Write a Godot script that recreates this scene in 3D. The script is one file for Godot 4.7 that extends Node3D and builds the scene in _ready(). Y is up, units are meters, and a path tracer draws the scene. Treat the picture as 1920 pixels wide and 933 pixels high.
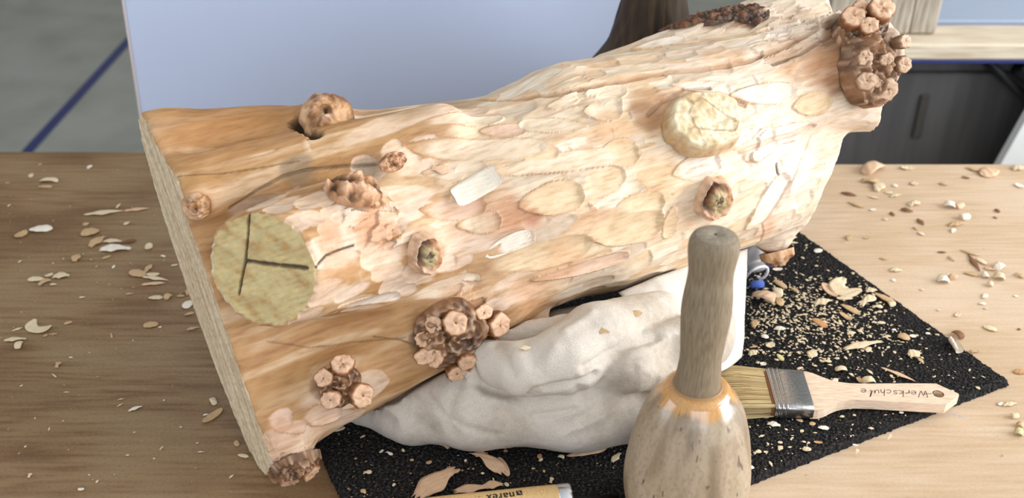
extends Node3D
# A carved tree trunk lying on a canvas sack on a workbench, with mallet, brush, chisel and wood chips.

const LOG_AT := Vector3(-0.26586, 0.14405, -0.74714)
const LOG_SCALE := 0.920
var log_basis: Basis
var trunk_field: Field
var rng := RandomNumberGenerator.new()
var M := {}
var names := {}


# ---------------------------------------------------------------- fields that are meshed with surface nets
class Field:
	var val: PackedFloat32Array
	var vid: PackedInt32Array
	var pos: PackedVector3Array
	var nor: PackedVector3Array
	var quads: PackedInt32Array

	func d(_p: Vector3) -> float:
		return 0.0

	func grad(p: Vector3) -> Vector3:
		var e := 0.0015
		return Vector3(d(p + Vector3(e, 0, 0)) - d(p - Vector3(e, 0, 0)), d(p + Vector3(0, e, 0)) - d(p - Vector3(0, e, 0)), d(p + Vector3(0, 0, e)) - d(p - Vector3(0, 0, e))).normalized()

	func march(from: Vector3, dir: Vector3) -> Vector3:
		var s := 0.0
		for i in 200:
			var v := d(from + dir * s)
			if v < 0.0003:
				break
			s += maxf(v * 0.6, 0.0003)
			if s > 1.2:
				break
		return from + dir * s

	func net(lo: Vector3, hi: Vector3, h: float) -> void:
		var nb := Vector3i(int(ceil((hi.x - lo.x) / h / 4.0)), int(ceil((hi.y - lo.y) / h / 4.0)), int(ceil((hi.z - lo.z) / h / 4.0)))
		var sx := nb.x * 4 + 1
		var sy := nb.y * 4 + 1
		var sxy := sx * sy
		var total := sxy * (nb.z * 4 + 1)
		val = PackedFloat32Array()
		val.resize(total)
		val.fill(9.0)
		vid = PackedInt32Array()
		vid.resize(total)
		vid.fill(-1)
		var act := PackedInt32Array()
		for bz in nb.z:
			for by in nb.y:
				for bx in nb.x:
					var c := lo + Vector3(bx * 4 + 2, by * 4 + 2, bz * 4 + 2) * h
					if absf(d(c)) < h * 6.0:
						act.append(bx * 4 + by * 4 * sx + bz * 4 * sxy)
						for k in 5:
							for j in 5:
								var row := (bz * 4 + k) * sxy + (by * 4 + j) * sx + bx * 4
								var pr := lo + Vector3(bx * 4, by * 4 + j, bz * 4 + k) * h
								for i in 5:
									if val[row + i] == 9.0:
										val[row + i] = d(pr + Vector3(i * h, 0, 0))
		pos = PackedVector3Array()
		var cells := PackedInt32Array()
		var off := PackedInt32Array([0, 1, sx, sx + 1, sxy, sxy + 1, sxy + sx, sxy + sx + 1])
		var ea := PackedInt32Array([0, 2, 4, 6, 0, 1, 4, 5, 0, 1, 2, 3])
		var eb := PackedInt32Array([1, 3, 5, 7, 2, 3, 6, 7, 4, 5, 6, 7])
		for a in act:
			for k in 4:
				for j in 4:
					for i in 4:
						var at := a + i + j * sx + k * sxy
						var ins := 0
						for c in 8:
							if val[at + off[c]] < 0.0:
								ins += 1
						if ins == 0 or ins == 8:
							continue
						var sum := Vector3.ZERO
						var cnt := 0
						for e in 12:
							var u: int = ea[e]
							var w: int = eb[e]
							var vu := val[at + off[u]]
							var vw := val[at + off[w]]
							if (vu < 0.0) != (vw < 0.0):
								var f := vu / (vu - vw)
								var pu := Vector3(u & 1, (u >> 1) & 1, u >> 2)
								var pw := Vector3(w & 1, (w >> 1) & 1, w >> 2)
								sum += pu.lerp(pw, f)
								cnt += 1
						var z := at / sxy
						var y := (at - z * sxy) / sx
						var x := at - z * sxy - y * sx
						vid[at] = pos.size()
						pos.append(lo + (Vector3(x, y, z) + sum / cnt) * h)
						cells.append(at)
		quads = PackedInt32Array()
		var ax := PackedInt32Array([1, sx, sxy])
		for at in cells:
			for e in 3:
				var s0 := val[at] < 0.0
				if s0 == (val[at + ax[e]] < 0.0):
					continue
				var da: int = ax[(e + 1) % 3]
				var db: int = ax[(e + 2) % 3]
				if at - da - db < 0:
					continue
				var q0 := vid[at - da - db]
				var q1 := vid[at - db]
				var q2 := vid[at]
				var q3 := vid[at - da]
				if q0 < 0 or q1 < 0 or q3 < 0:
					continue
				if s0:
					quads.append_array(PackedInt32Array([q0, q1, q2, q3]))
				else:
					quads.append_array(PackedInt32Array([q0, q3, q2, q1]))
		nor = PackedVector3Array()
		nor.resize(pos.size())
		for q in range(0, quads.size(), 4):
			var n := (pos[quads[q + 2]] - pos[quads[q]]).cross(pos[quads[q + 3]] - pos[quads[q + 1]])
			for c in 4:
				nor[quads[q + c]] += n
		for i in nor.size():
			nor[i] = nor[i].normalized()
		val = PackedFloat32Array()
		vid = PackedInt32Array()


# Splits the quads of a net n by n (those whose corners all look away from «front» stay whole); cat(centre, normal) sorts them into parts.
class Fine:
	var p := PackedVector3Array()
	var n := PackedVector3Array()
	var w := PackedFloat32Array()
	var c := PackedColorArray()
	var tris := {}

	func build(f: Field, m: int, front: Vector3, low: float, high: float, cat: Callable) -> void:
		p = f.pos.duplicate()
		n = f.nor.duplicate()
		w.resize(p.size())
		for i in p.size():
			w[i] = smoothstep(low, high, n[i].dot(front))
		var edges := {}
		var g := PackedInt32Array()
		g.resize((m + 1) * (m + 1))
		for q in range(0, f.quads.size(), 4):
			var id := [f.quads[q], f.quads[q + 1], f.quads[q + 2], f.quads[q + 3]]
			var pc := (f.pos[id[0]] + f.pos[id[1]] + f.pos[id[2]] + f.pos[id[3]]) * 0.25
			var nc := (f.nor[id[0]] + f.nor[id[1]] + f.nor[id[2]] + f.nor[id[3]]) * 0.25
			var key = cat.call(pc, nc)
			if not tris.has(key):
				tris[key] = PackedInt32Array()
			if w[id[0]] + w[id[1]] + w[id[2]] + w[id[3]] <= 0.0:
				tris[key].append_array(PackedInt32Array([id[0], id[2], id[1], id[0], id[3], id[2]]))
				continue
			for v in m + 1:
				for u in m + 1:
					var fu := float(u) / m
					var fv := float(v) / m
					var at := v * (m + 1) + u
					if (u == 0 or u == m) and (v == 0 or v == m):
						g[at] = id[(1 if u == m else 0) if v == 0 else (2 if u == m else 3)]
					elif u == 0 or u == m or v == 0 or v == m:
						var a: int
						var b: int
						var s: int
						if v == 0:
							a = id[0]; b = id[1]; s = u
						elif v == m:
							a = id[3]; b = id[2]; s = u
						elif u == 0:
							a = id[0]; b = id[3]; s = v
						else:
							a = id[1]; b = id[2]; s = v
						if a > b:
							var x := a
							a = b; b = x; s = m - s
						var ek := a * 1048576 + b
						var st: int
						if edges.has(ek):
							st = edges[ek]
						else:
							st = p.size()
							edges[ek] = st
							for k in range(1, m):
								var fk := float(k) / m
								add(f, a, b, a, b, fk, 0.0)
						g[at] = st + s - 1
					else:
						g[at] = p.size()
						add(f, id[0], id[1], id[3], id[2], fu, fv)
			var out: PackedInt32Array = tris[key]
			for v in m:
				for u in m:
					var i0 := g[v * (m + 1) + u]
					var i1 := g[v * (m + 1) + u + 1]
					var i2 := g[(v + 1) * (m + 1) + u + 1]
					var i3 := g[(v + 1) * (m + 1) + u]
					out.append(i0); out.append(i2); out.append(i1)
					out.append(i0); out.append(i3); out.append(i2)
			tris[key] = out

	func add(f: Field, a: int, b: int, cc: int, dd: int, u: float, v: float) -> void:
		var pb := f.pos[a].lerp(f.pos[b], u).lerp(f.pos[cc].lerp(f.pos[dd], u), v)
		var nn := f.nor[a].lerp(f.nor[b], u).lerp(f.nor[cc].lerp(f.nor[dd], u), v)
		var pr := Vector3.ZERO
		pr += (pb - f.nor[a] * (pb - f.pos[a]).dot(f.nor[a])) * (1 - u) * (1 - v)
		pr += (pb - f.nor[b] * (pb - f.pos[b]).dot(f.nor[b])) * u * (1 - v)
		if v > 0.0:
			pr += (pb - f.nor[cc] * (pb - f.pos[cc]).dot(f.nor[cc])) * (1 - u) * v
			pr += (pb - f.nor[dd] * (pb - f.pos[dd]).dot(f.nor[dd])) * u * v
		p.append(pb.lerp(pr, 0.6))
		n.append(nn.normalized())
		w.append(lerpf(lerpf(w[a], w[b], u), lerpf(w[cc], w[dd], u), v))

	func normals() -> void:
		n.fill(Vector3.ZERO)
		for key in tris:
			var t: PackedInt32Array = tris[key]
			for i in range(0, t.size(), 3):
				var a := t[i]
				var b := t[i + 1]
				var e := t[i + 2]
				var x := (p[e] - p[a]).cross(p[b] - p[a])
				n[a] += x
				n[b] += x
				n[e] += x
		for i in n.size():
			n[i] = n[i].normalized()

	func mesh(key) -> ArrayMesh:
		var t: PackedInt32Array = tris[key]
		var map := PackedInt32Array()
		map.resize(p.size())
		map.fill(-1)
		var pp := PackedVector3Array()
		var nn := PackedVector3Array()
		var col := PackedColorArray()
		var ix := PackedInt32Array()
		ix.resize(t.size())
		for i in t.size():
			var o := t[i]
			if map[o] < 0:
				map[o] = pp.size()
				pp.append(p[o])
				nn.append(n[o])
				col.append(c[o])
			ix[i] = map[o]
		var arr := []
		arr.resize(Mesh.ARRAY_MAX)
		arr[Mesh.ARRAY_VERTEX] = pp
		arr[Mesh.ARRAY_NORMAL] = nn
		arr[Mesh.ARRAY_COLOR] = col
		arr[Mesh.ARRAY_INDEX] = ix
		var m := ArrayMesh.new()
		m.add_surface_from_arrays(Mesh.PRIMITIVE_TRIANGLES, arr)
		return m


class Blobs extends Field:
	# tapered capsules joined with a smooth minimum; a plane of its own may cut one of them
	var a := PackedVector3Array()
	var ba := PackedVector3Array()
	var il := PackedFloat32Array()
	var ra := PackedFloat32Array()
	var rb := PackedFloat32Array()
	var kk := PackedFloat32Array()
	var cutn := PackedVector3Array()
	var cutd := PackedFloat32Array()

	func bone(p0: Vector3, p1: Vector3, r0: float, r1: float, k: float, cn := Vector3.ZERO, cp := Vector3.ZERO) -> void:
		a.append(p0)
		ba.append(p1 - p0)
		il.append(1.0 / maxf((p1 - p0).length_squared(), 1e-9))
		ra.append(r0)
		rb.append(r1)
		kk.append(k)
		cutn.append(cn.normalized())
		cutd.append(cn.normalized().dot(cp))

	func one(i: int, p: Vector3) -> float:
		var pa := p - a[i]
		var h := clampf(pa.dot(ba[i]) * il[i], 0.0, 1.0)
		var x := (pa - ba[i] * h).length() - lerpf(ra[i], rb[i], h)
		if cutn[i] != Vector3.ZERO:
			x = maxf(x, p.dot(cutn[i]) - cutd[i])
		return x


class Trunk extends Blobs:
	var table := []
	var pc := PackedFloat32Array()
	var qc := PackedFloat32Array()
	var rp := PackedFloat32Array()
	var rq := PackedFloat32Array()
	var face_n: Vector3
	var face_p: Vector3
	var stub_n: Vector3
	var stub_p: Vector3
	const LEN := 0.64

	func loft(rows: Array) -> void:
		for i in 129:
			var t := LEN * i / 128.0
			var j := 0
			while j < rows.size() - 2 and rows[j + 1][0] < t:
				j += 1
			var f: float = (t - rows[j][0]) / (rows[j + 1][0] - rows[j][0])
			var r := []
			for c in range(1, 5):
				r.append(cubic_interpolate(rows[j][c], rows[j + 1][c], rows[maxi(j - 1, 0)][c], rows[mini(j + 2, rows.size() - 1)][c], f))
			pc.append(r[0]); qc.append(r[1]); rp.append(r[2]); rq.append(r[3])

	func trunk(p: Vector3) -> float:
		var x := clampf(p.x / LEN, 0.0, 0.9999) * 128.0
		var i := int(x)
		var f := x - i
		var a_ := lerpf(rp[i], rp[i + 1], f)
		var b_ := lerpf(rq[i], rq[i + 1], f)
		var y := p.y - lerpf(pc[i], pc[i + 1], f)
		var z := p.z - lerpf(qc[i], qc[i + 1], f)
		var k0 := sqrt(y * y / (a_ * a_) + z * z / (b_ * b_))
		var k1 := sqrt(y * y / (a_ * a_ * a_ * a_) + z * z / (b_ * b_ * b_ * b_)) + 1e-6
		var r := k0 * (k0 - 1.0) / k1
		if k0 < 0.2:
			r = -minf(a_, b_) * 0.8
		if p.x > LEN:
			r = sqrt(maxf(r, 0.0) ** 2 + (p.x - LEN) ** 2) if r > 0.0 else maxf(r, p.x - LEN)
		return maxf(r, -0.03 - p.x)

	func d(p: Vector3) -> float:
		var x := trunk(p)
		for i in a.size():
			var pa := p - a[i]
			var h := clampf(pa.dot(ba[i]) * il[i], 0.0, 1.0)
			var y := (pa - ba[i] * h).length() - ra[i] + (ra[i] - rb[i]) * h
			if cutn[i] != Vector3.ZERO:
				y = maxf(y, p.dot(cutn[i]) - cutd[i])
			var k := kk[i]
			var df := absf(x - y)
			if df >= k:
				x = minf(x, y)
			else:
				var s := k - df
				x = minf(x, y) - s * s * 0.25 / k
		x = maxf(x, p.dot(face_n) - face_p.dot(face_n)) if p.z > 0.06 and p.x < 0.16 else x
		return maxf(x, (-0.005 - p.x + 0.16 * p.z) * 0.987)

	func grain(p: Vector3) -> Vector3:
		var best := trunk(p) - 0.004
		var g := Vector3(1, 0, 0)
		for i in a.size():
			if il[i] < 2000.0 and ra[i] > 0.045:
				var y := one(i, p)
				if y < best:
					best = y
					g = ba[i].normalized()
		return g


class Sack extends Blobs:
	var trunk: Field
	var inv: Basis
	var org: Vector3
	var sc := 1.0
	var hole := []

	func d(p: Vector3) -> float:
		var x := 9.0
		for i in a.size():
			var pa := p - a[i]
			var h := clampf(pa.dot(ba[i]) * il[i], 0.0, 1.0)
			var y := (pa - ba[i] * h).length() - ra[i] + (ra[i] - rb[i]) * h
			var k := kk[i]
			var df := absf(x - y)
			if df >= k:
				x = minf(x, y)
			else:
				var s := k - df
				x = minf(x, y) - s * s * 0.25 / k
		if hole.size():
			var g: Vector3 = p - hole[0]
			var e: Vector3 = hole[1] - hole[0]
			var t := clampf(g.dot(e) / e.length_squared(), 0.0, 1.0)
			x = maxf(x, hole[2] - (g - e * t).length())
		x = maxf(x, 0.0076 - p.y)
		if x < 0.03 and trunk:
			x = maxf(x, 0.003 - trunk.d(inv * (p - org) / sc) * sc)
		return x


# ---------------------------------------------------------------- naming and small builders
func numbered(called: String) -> String:
	var k: int = names.get(called, 0)
	names[called] = k + 1
	return called if k == 0 else "%s_%03d" % [called, k]


func tag(o: Node, label: String, category: String, group := "", kind := "") -> Node:
	if label:
		o.set_meta("label", label)
	if category:
		o.set_meta("category", category)
	if group:
		o.set_meta("group", group)
	if kind:
		o.set_meta("kind", kind)
	return o


func thing(called: String, label: String, category: String, at := Vector3.ZERO, group := "") -> Node3D:
	var o := Node3D.new()
	o.name = numbered(called)
	o.position = at
	add_child(o)
	tag(o, label, category, group)
	return o


func mesh_node(called: String, mesh: Mesh, mat: Material, parent: Node = self, at := Vector3.ZERO) -> MeshInstance3D:
	var o := MeshInstance3D.new()
	o.name = numbered(called) if parent == self else called
	o.mesh = mesh
	o.material_override = mat
	o.position = at
	parent.add_child(o, true)
	return o


func structure(called: String, mesh: Mesh, mat: Material, at: Vector3) -> MeshInstance3D:
	var o := mesh_node(called, mesh, mat, self, at)
	o.set_meta("kind", "structure")
	return o


func lin(r: float, g: float, b: float) -> Color:
	return Color(r / 255.0, g / 255.0, b / 255.0).srgb_to_linear()


func srgb(r: float, g: float, b: float) -> Color:
	return Color(r / 255.0, g / 255.0, b / 255.0)


func noise(sd: int, freq: float, oct := 3, kind := FastNoiseLite.TYPE_SIMPLEX_SMOOTH) -> FastNoiseLite:
	var n := FastNoiseLite.new()
	n.seed = sd
	n.frequency = freq
	n.noise_type = kind
	n.fractal_octaves = oct
	n.fractal_type = FastNoiseLite.FRACTAL_FBM if oct > 1 else FastNoiseLite.FRACTAL_NONE
	return n


func noise_tex(sd: int, freq: float, oct: int, cols: Array, size := 512, normal := false, bump := 4.0) -> NoiseTexture2D:
	var t := NoiseTexture2D.new()
	t.noise = noise(sd, freq, oct)
	t.width = size
	t.height = size
	t.seamless = true
	if normal:
		t.as_normal_map = true
		t.bump_strength = bump
	else:
		var g := Gradient.new()
		var off := PackedFloat32Array()
		var cc := PackedColorArray()
		for i in cols.size():
			off.append(cols[i][0])
			cc.append(cols[i][1])
		g.offsets = off
		g.colors = cc
		t.color_ramp = g
	return t


func mat(col: Color, rough := 0.7, metal := 0.0, tex: Texture2D = null, scale := Vector3.ONE, nrm: Texture2D = null, depth := 1.0, world := false) -> StandardMaterial3D:
	var m := StandardMaterial3D.new()
	m.albedo_color = col
	m.roughness = rough
	m.metallic = metal
	if tex:
		m.albedo_texture = tex
	if nrm:
		m.normal_enabled = true
		m.normal_texture = nrm
		m.normal_scale = depth
	if tex or nrm:
		m.uv1_triplanar = true
		m.uv1_world_triplanar = world
		m.uv1_scale = scale
	return m


func mesh_of(v: PackedVector3Array, ix: PackedInt32Array, col := PackedColorArray(), uv := PackedVector2Array(), smooth := true) -> ArrayMesh:
	# ix counter-clockwise seen from outside
	var st := SurfaceTool.new()
	st.begin(Mesh.PRIMITIVE_TRIANGLES)
	st.set_smooth_group(0 if smooth else -1)
	for i in range(0, ix.size(), 3):
		for k in [0, 2, 1]:
			var j := ix[i + k]
			if col.size():
				st.set_color(col[j])
			if uv.size():
				st.set_uv(uv[j])
			st.add_vertex(v[j])
	st.generate_normals()
	st.index()
	return st.commit()


func slab(size: Vector3, c := 0.003) -> ArrayMesh:
	# a box with chamfered edges, its middle at the origin
	var st := SurfaceTool.new()
	st.begin(Mesh.PRIMITIVE_TRIANGLES)
	st.set_smooth_group(-1)
	var hs := size * 0.5
	c = minf(c, minf(hs.x, minf(hs.y, hs.z)) * 0.9)
	var ring := func(ps: Array):
		var mid := Vector3.ZERO
		for q in ps:
			mid += q
		var flip: bool = (ps[1] - ps[0]).cross(ps[2] - ps[0]).dot(mid) > 0.0
		for i in range(1, ps.size() - 1):
			for k in ([0, i + 1, i] if flip else [0, i, i + 1]):
				st.add_vertex(ps[k])
	var P := func(ax: int, s: Vector3) -> Vector3:
		# corner s, on the face of axis ax
		var v := Vector3(s.x * (hs.x - c), s.y * (hs.y - c), s.z * (hs.z - c))
		v[ax] = s[ax] * hs[ax]
		return v
	for ax in 3:
		var b := (ax + 1) % 3
		var e := (ax + 2) % 3
		for sg in [-1.0, 1.0]:
			var ps := []
			for q in [[-1.0, -1.0], [1.0, -1.0], [1.0, 1.0], [-1.0, 1.0]]:
				var s := Vector3.ZERO
				s[ax] = sg
				s[b] = q[0]
				s[e] = q[1]
				ps.append(P.call(ax, s))
			ring.call(ps)
		for s1 in [-1.0, 1.0]:
			for s2 in [-1.0, 1.0]:
				var sa := Vector3.ZERO
				sa[ax] = -1.0
				sa[b] = s1
				sa[e] = s2
				var sb := sa
				sb[ax] = 1.0
				ring.call([P.call(b, sa), P.call(b, sb), P.call(e, sb), P.call(e, sa)])
	for x in [-1.0, 1.0]:
		for y in [-1.0, 1.0]:
			for z in [-1.0, 1.0]:
				var s := Vector3(x, y, z)
				ring.call([P.call(0, s), P.call(1, s), P.call(2, s)])
	st.generate_normals()
	return st.commit()


func lathe(prof: Array, seg := 64, wob := 0.0, sd := 1) -> ArrayMesh:
	# prof: [radius, height] from the bottom up
	var v := PackedVector3Array()
	var uv := PackedVector2Array()
	var ix := PackedInt32Array()
	var n := noise(sd, 3.0, 2)
	for i in prof.size():
		for s in seg + 1:
			var an := TAU * s / seg
			var r: float = prof[i][0] * (1.0 + wob * n.get_noise_3d(cos(an) * 0.4, prof[i][1] * 4.0, sin(an) * 0.4))
			v.append(Vector3(cos(an) * r, prof[i][1], sin(an) * r))
			uv.append(Vector2(float(s) / seg, float(i) / (prof.size() - 1)))
	var w := seg + 1
	for i in prof.size() - 1:
		for s in seg:
			var o := i * w + s
			ix.append_array(PackedInt32Array([o, o + w, o + 1, o + 1, o + w, o + w + 1]))
	return mesh_of(v, ix, PackedColorArray(), uv)


func smooth_profile(pts: Array, per := 6) -> Array:
	var out := []
	for i in pts.size() - 1:
		for k in per:
			var f := float(k) / per
			out.append([maxf(0.0, cubic_interpolate(pts[i][0], pts[i + 1][0], pts[maxi(i - 1, 0)][0], pts[mini(i + 2, pts.size() - 1)][0], f)), lerpf(pts[i][1], pts[i + 1][1], f)])
	out.append(pts[-1])
	return out


func tube(pts: Array, rad: Array, seg := 10) -> ArrayMesh:
	var v := PackedVector3Array()
	var ix := PackedInt32Array()
	var up := Vector3(0.13, 0.97, 0.2)
	for i in pts.size():
		var dir: Vector3 = (pts[mini(i + 1, pts.size() - 1)] - pts[maxi(i - 1, 0)]).normalized()
		var sd := dir.cross(up).normalized()
		var nn := sd.cross(dir)
		for s in seg:
			var an := TAU * s / seg
			v.append(pts[i] + (sd * cos(an) + nn * sin(an)) * rad[i])
	for i in pts.size() - 1:
		for s in seg:
			var o := i * seg + s
			var o1 := i * seg + (s + 1) % seg
			ix.append_array(PackedInt32Array([o, o + seg, o1, o1, o + seg, o1 + seg]))
	for s in range(1, seg - 1):
		ix.append_array(PackedInt32Array([0, s, s + 1]))
		var b := (pts.size() - 1) * seg
		ix.append_array(PackedInt32Array([b, b + s + 1, b + s]))
	return mesh_of(v, ix)


func extrude(poly: PackedVector2Array, thick: float, bev := 0.0, holes := []) -> ArrayMesh:
	# poly in x,z (counter-clockwise seen from above after turning), from y = 0 to y = thick; bevelled rims
	if Geometry2D.is_polygon_clockwise(poly):
		poly.reverse()
	var st := SurfaceTool.new()
	st.begin(Mesh.PRIMITIVE_TRIANGLES)
	st.set_smooth_group(-1)
	var inner := poly
	if bev > 0.0:
		var off := Geometry2D.offset_polygon(poly, -bev, Geometry2D.JOIN_MITER)
		if off.size() and off[0].size() == poly.size():
			inner = off[0]
			# line the inner ring up with the outer one
			var best := 0
			for i in inner.size():
				if inner[i].distance_to(poly[0]) < inner[best].distance_to(poly[0]):
					best = i
			var r := PackedVector2Array()
			for i in inner.size():
				r.append(inner[(best + i) % inner.size()])
			inner = r
	var full := inner
	for hole in holes:
		var cut := Geometry2D.clip_polygons(full, hole)
		full = bridge(full, hole)
	var tri := Geometry2D.triangulate_polygon(full)
	var face := func(y: float, up: bool):
		for i in range(0, tri.size(), 3):
			var q := [full[tri[i]], full[tri[i + 1]], full[tri[i + 2]]]
			var cw: bool = (q[1] - q[0]).cross(q[2] - q[0]) > 0.0
			if cw != up:
				q.reverse()
			for e in q:
				st.add_vertex(Vector3(e.x, y, e.y))
	face.call(thick, true)
	face.call(0.0, false)
	var wall := func(pa: PackedVector2Array, ya: float, pb: PackedVector2Array, yb: float):
		for i in pa.size():
			var j := (i + 1) % pa.size()
			var a := Vector3(pa[i].x, ya, pa[i].y)
			var b := Vector3(pa[j].x, ya, pa[j].y)
			var c := Vector3(pb[i].x, yb, pb[i].y)
			var e := Vector3(pb[j].x, yb, pb[j].y)
			for x in [a, b, c, b, e, c]:
				st.add_vertex(x)
	if bev > 0.0:
		wall.call(inner, 0.0, poly, bev)
		wall.call(poly, bev, poly, thick - bev)
		wall.call(poly, thick - bev, inner, thick)
	else:
		wall.call(poly, 0.0, poly, thick)
	for hole in holes:
		var hp: PackedVector2Array = hole
		if not Geometry2D.is_polygon_clockwise(hp):
			hp.reverse()
		wall.call(hp, 0.0, hp, thick)
	st.generate_normals()
	return st.commit()


func bridge(outer: PackedVector2Array, hole: PackedVector2Array) -> PackedVector2Array:
	var h := hole.duplicate()
	if not Geometry2D.is_polygon_clockwise(h):
		h.reverse()
	var bi := 0
	var bj := 0
	var bd := 1e9
	for i in outer.size():
		for j in h.size():
			if outer[i].distance_squared_to(h[j]) < bd:
				bd = outer[i].distance_squared_to(h[j])
				bi = i
				bj = j
	var out := PackedVector2Array()
	for i in bi + 1:
		out.append(outer[i])
	for j in h.size() + 1:
		out.append(h[(bj + j) % h.size()])
	for i in range(bi, outer.size()):
		out.append(outer[i])
	return out


func _ready() -> void:
	# ------------------------------------------------ camera, sky, daylight, exposure
	var cam := Camera3D.new()
	cam.name = "camera"
	var attr := CameraAttributesPhysical.new()
	attr.frustum_focal_length = 50.2
	attr.frustum_focus_distance = 0.93
	attr.exposure_aperture = 8.0
	cam.attributes = attr
	add_child(cam)
	cam.fov = 26.91
	cam.near = 0.05
	cam.far = 60.0
	cam.position = Vector3(0, 0.65, 0)
	cam.rotation_degrees = Vector3(-31.8, 0, 0)
	cam.current = true

	var env := Environment.new()
	env.background_mode = Environment.BG_SKY
	var sky := Sky.new()
	var sm := ProceduralSkyMaterial.new()
	sm.sky_top_color = srgb(150, 180, 225)
	sm.sky_horizon_color = srgb(225, 230, 238)
	sm.ground_horizon_color = srgb(200, 200, 195)
	sm.ground_bottom_color = srgb(110, 108, 100)
	sm.sky_energy_multiplier = 1.0
	sky.sky_material = sm
	env.sky = sky
	env.tonemap_mode = Environment.TONE_MAPPER_LINEAR
	env.tonemap_exposure = 0.87
	env.sdfgi_enabled = true
	env.ssao_enabled = true
	env.ssil_enabled = true
	var we := WorldEnvironment.new()
	we.name = "world_environment"
	we.environment = env
	add_child(we)
	daylight("daylight_right", Vector3(2.55, 0.95, -0.75), Vector3(0, 90, 0), Vector2(2.3, 1.45), 13.0, srgb(247, 249, 254))
	daylight("daylight_front", Vector3(0.3, 1.0, 1.55), Vector3(0, 0, 0), Vector2(2.2, 1.3), 3.6, srgb(232, 240, 255))
	daylight("daylight_left", Vector3(-3.3, 0.95, -0.3), Vector3(0, -90, 0), Vector2(2.1, 1.45), 3.5, srgb(236, 243, 255))

	make_materials()
	room()
	benches()
	backdrop()
	log_basis = Basis(Vector3(0.90699, 0.119, -0.40399), Vector3(-0.31181, 0.83455, -0.4542), Vector3(0.28311, 0.53792, 0.79404)).orthonormalized()
	carved_log()
	sack()
	mallet()
	brush()
	chisel()
	chips()


func daylight(called: String, at: Vector3, turn: Vector3, size: Vector2, energy: float, col: Color) -> void:
	var l := AreaLight3D.new()
	l.name = called
	l.area_size = size
	l.area_normalize_energy = true
	l.light_energy = energy
	l.light_color = col
	l.shadow_enabled = true
	l.area_range = 12.0
	l.area_attenuation = 2.0
	l.position = at
	l.rotation_degrees = turn
	add_child(l)


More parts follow.
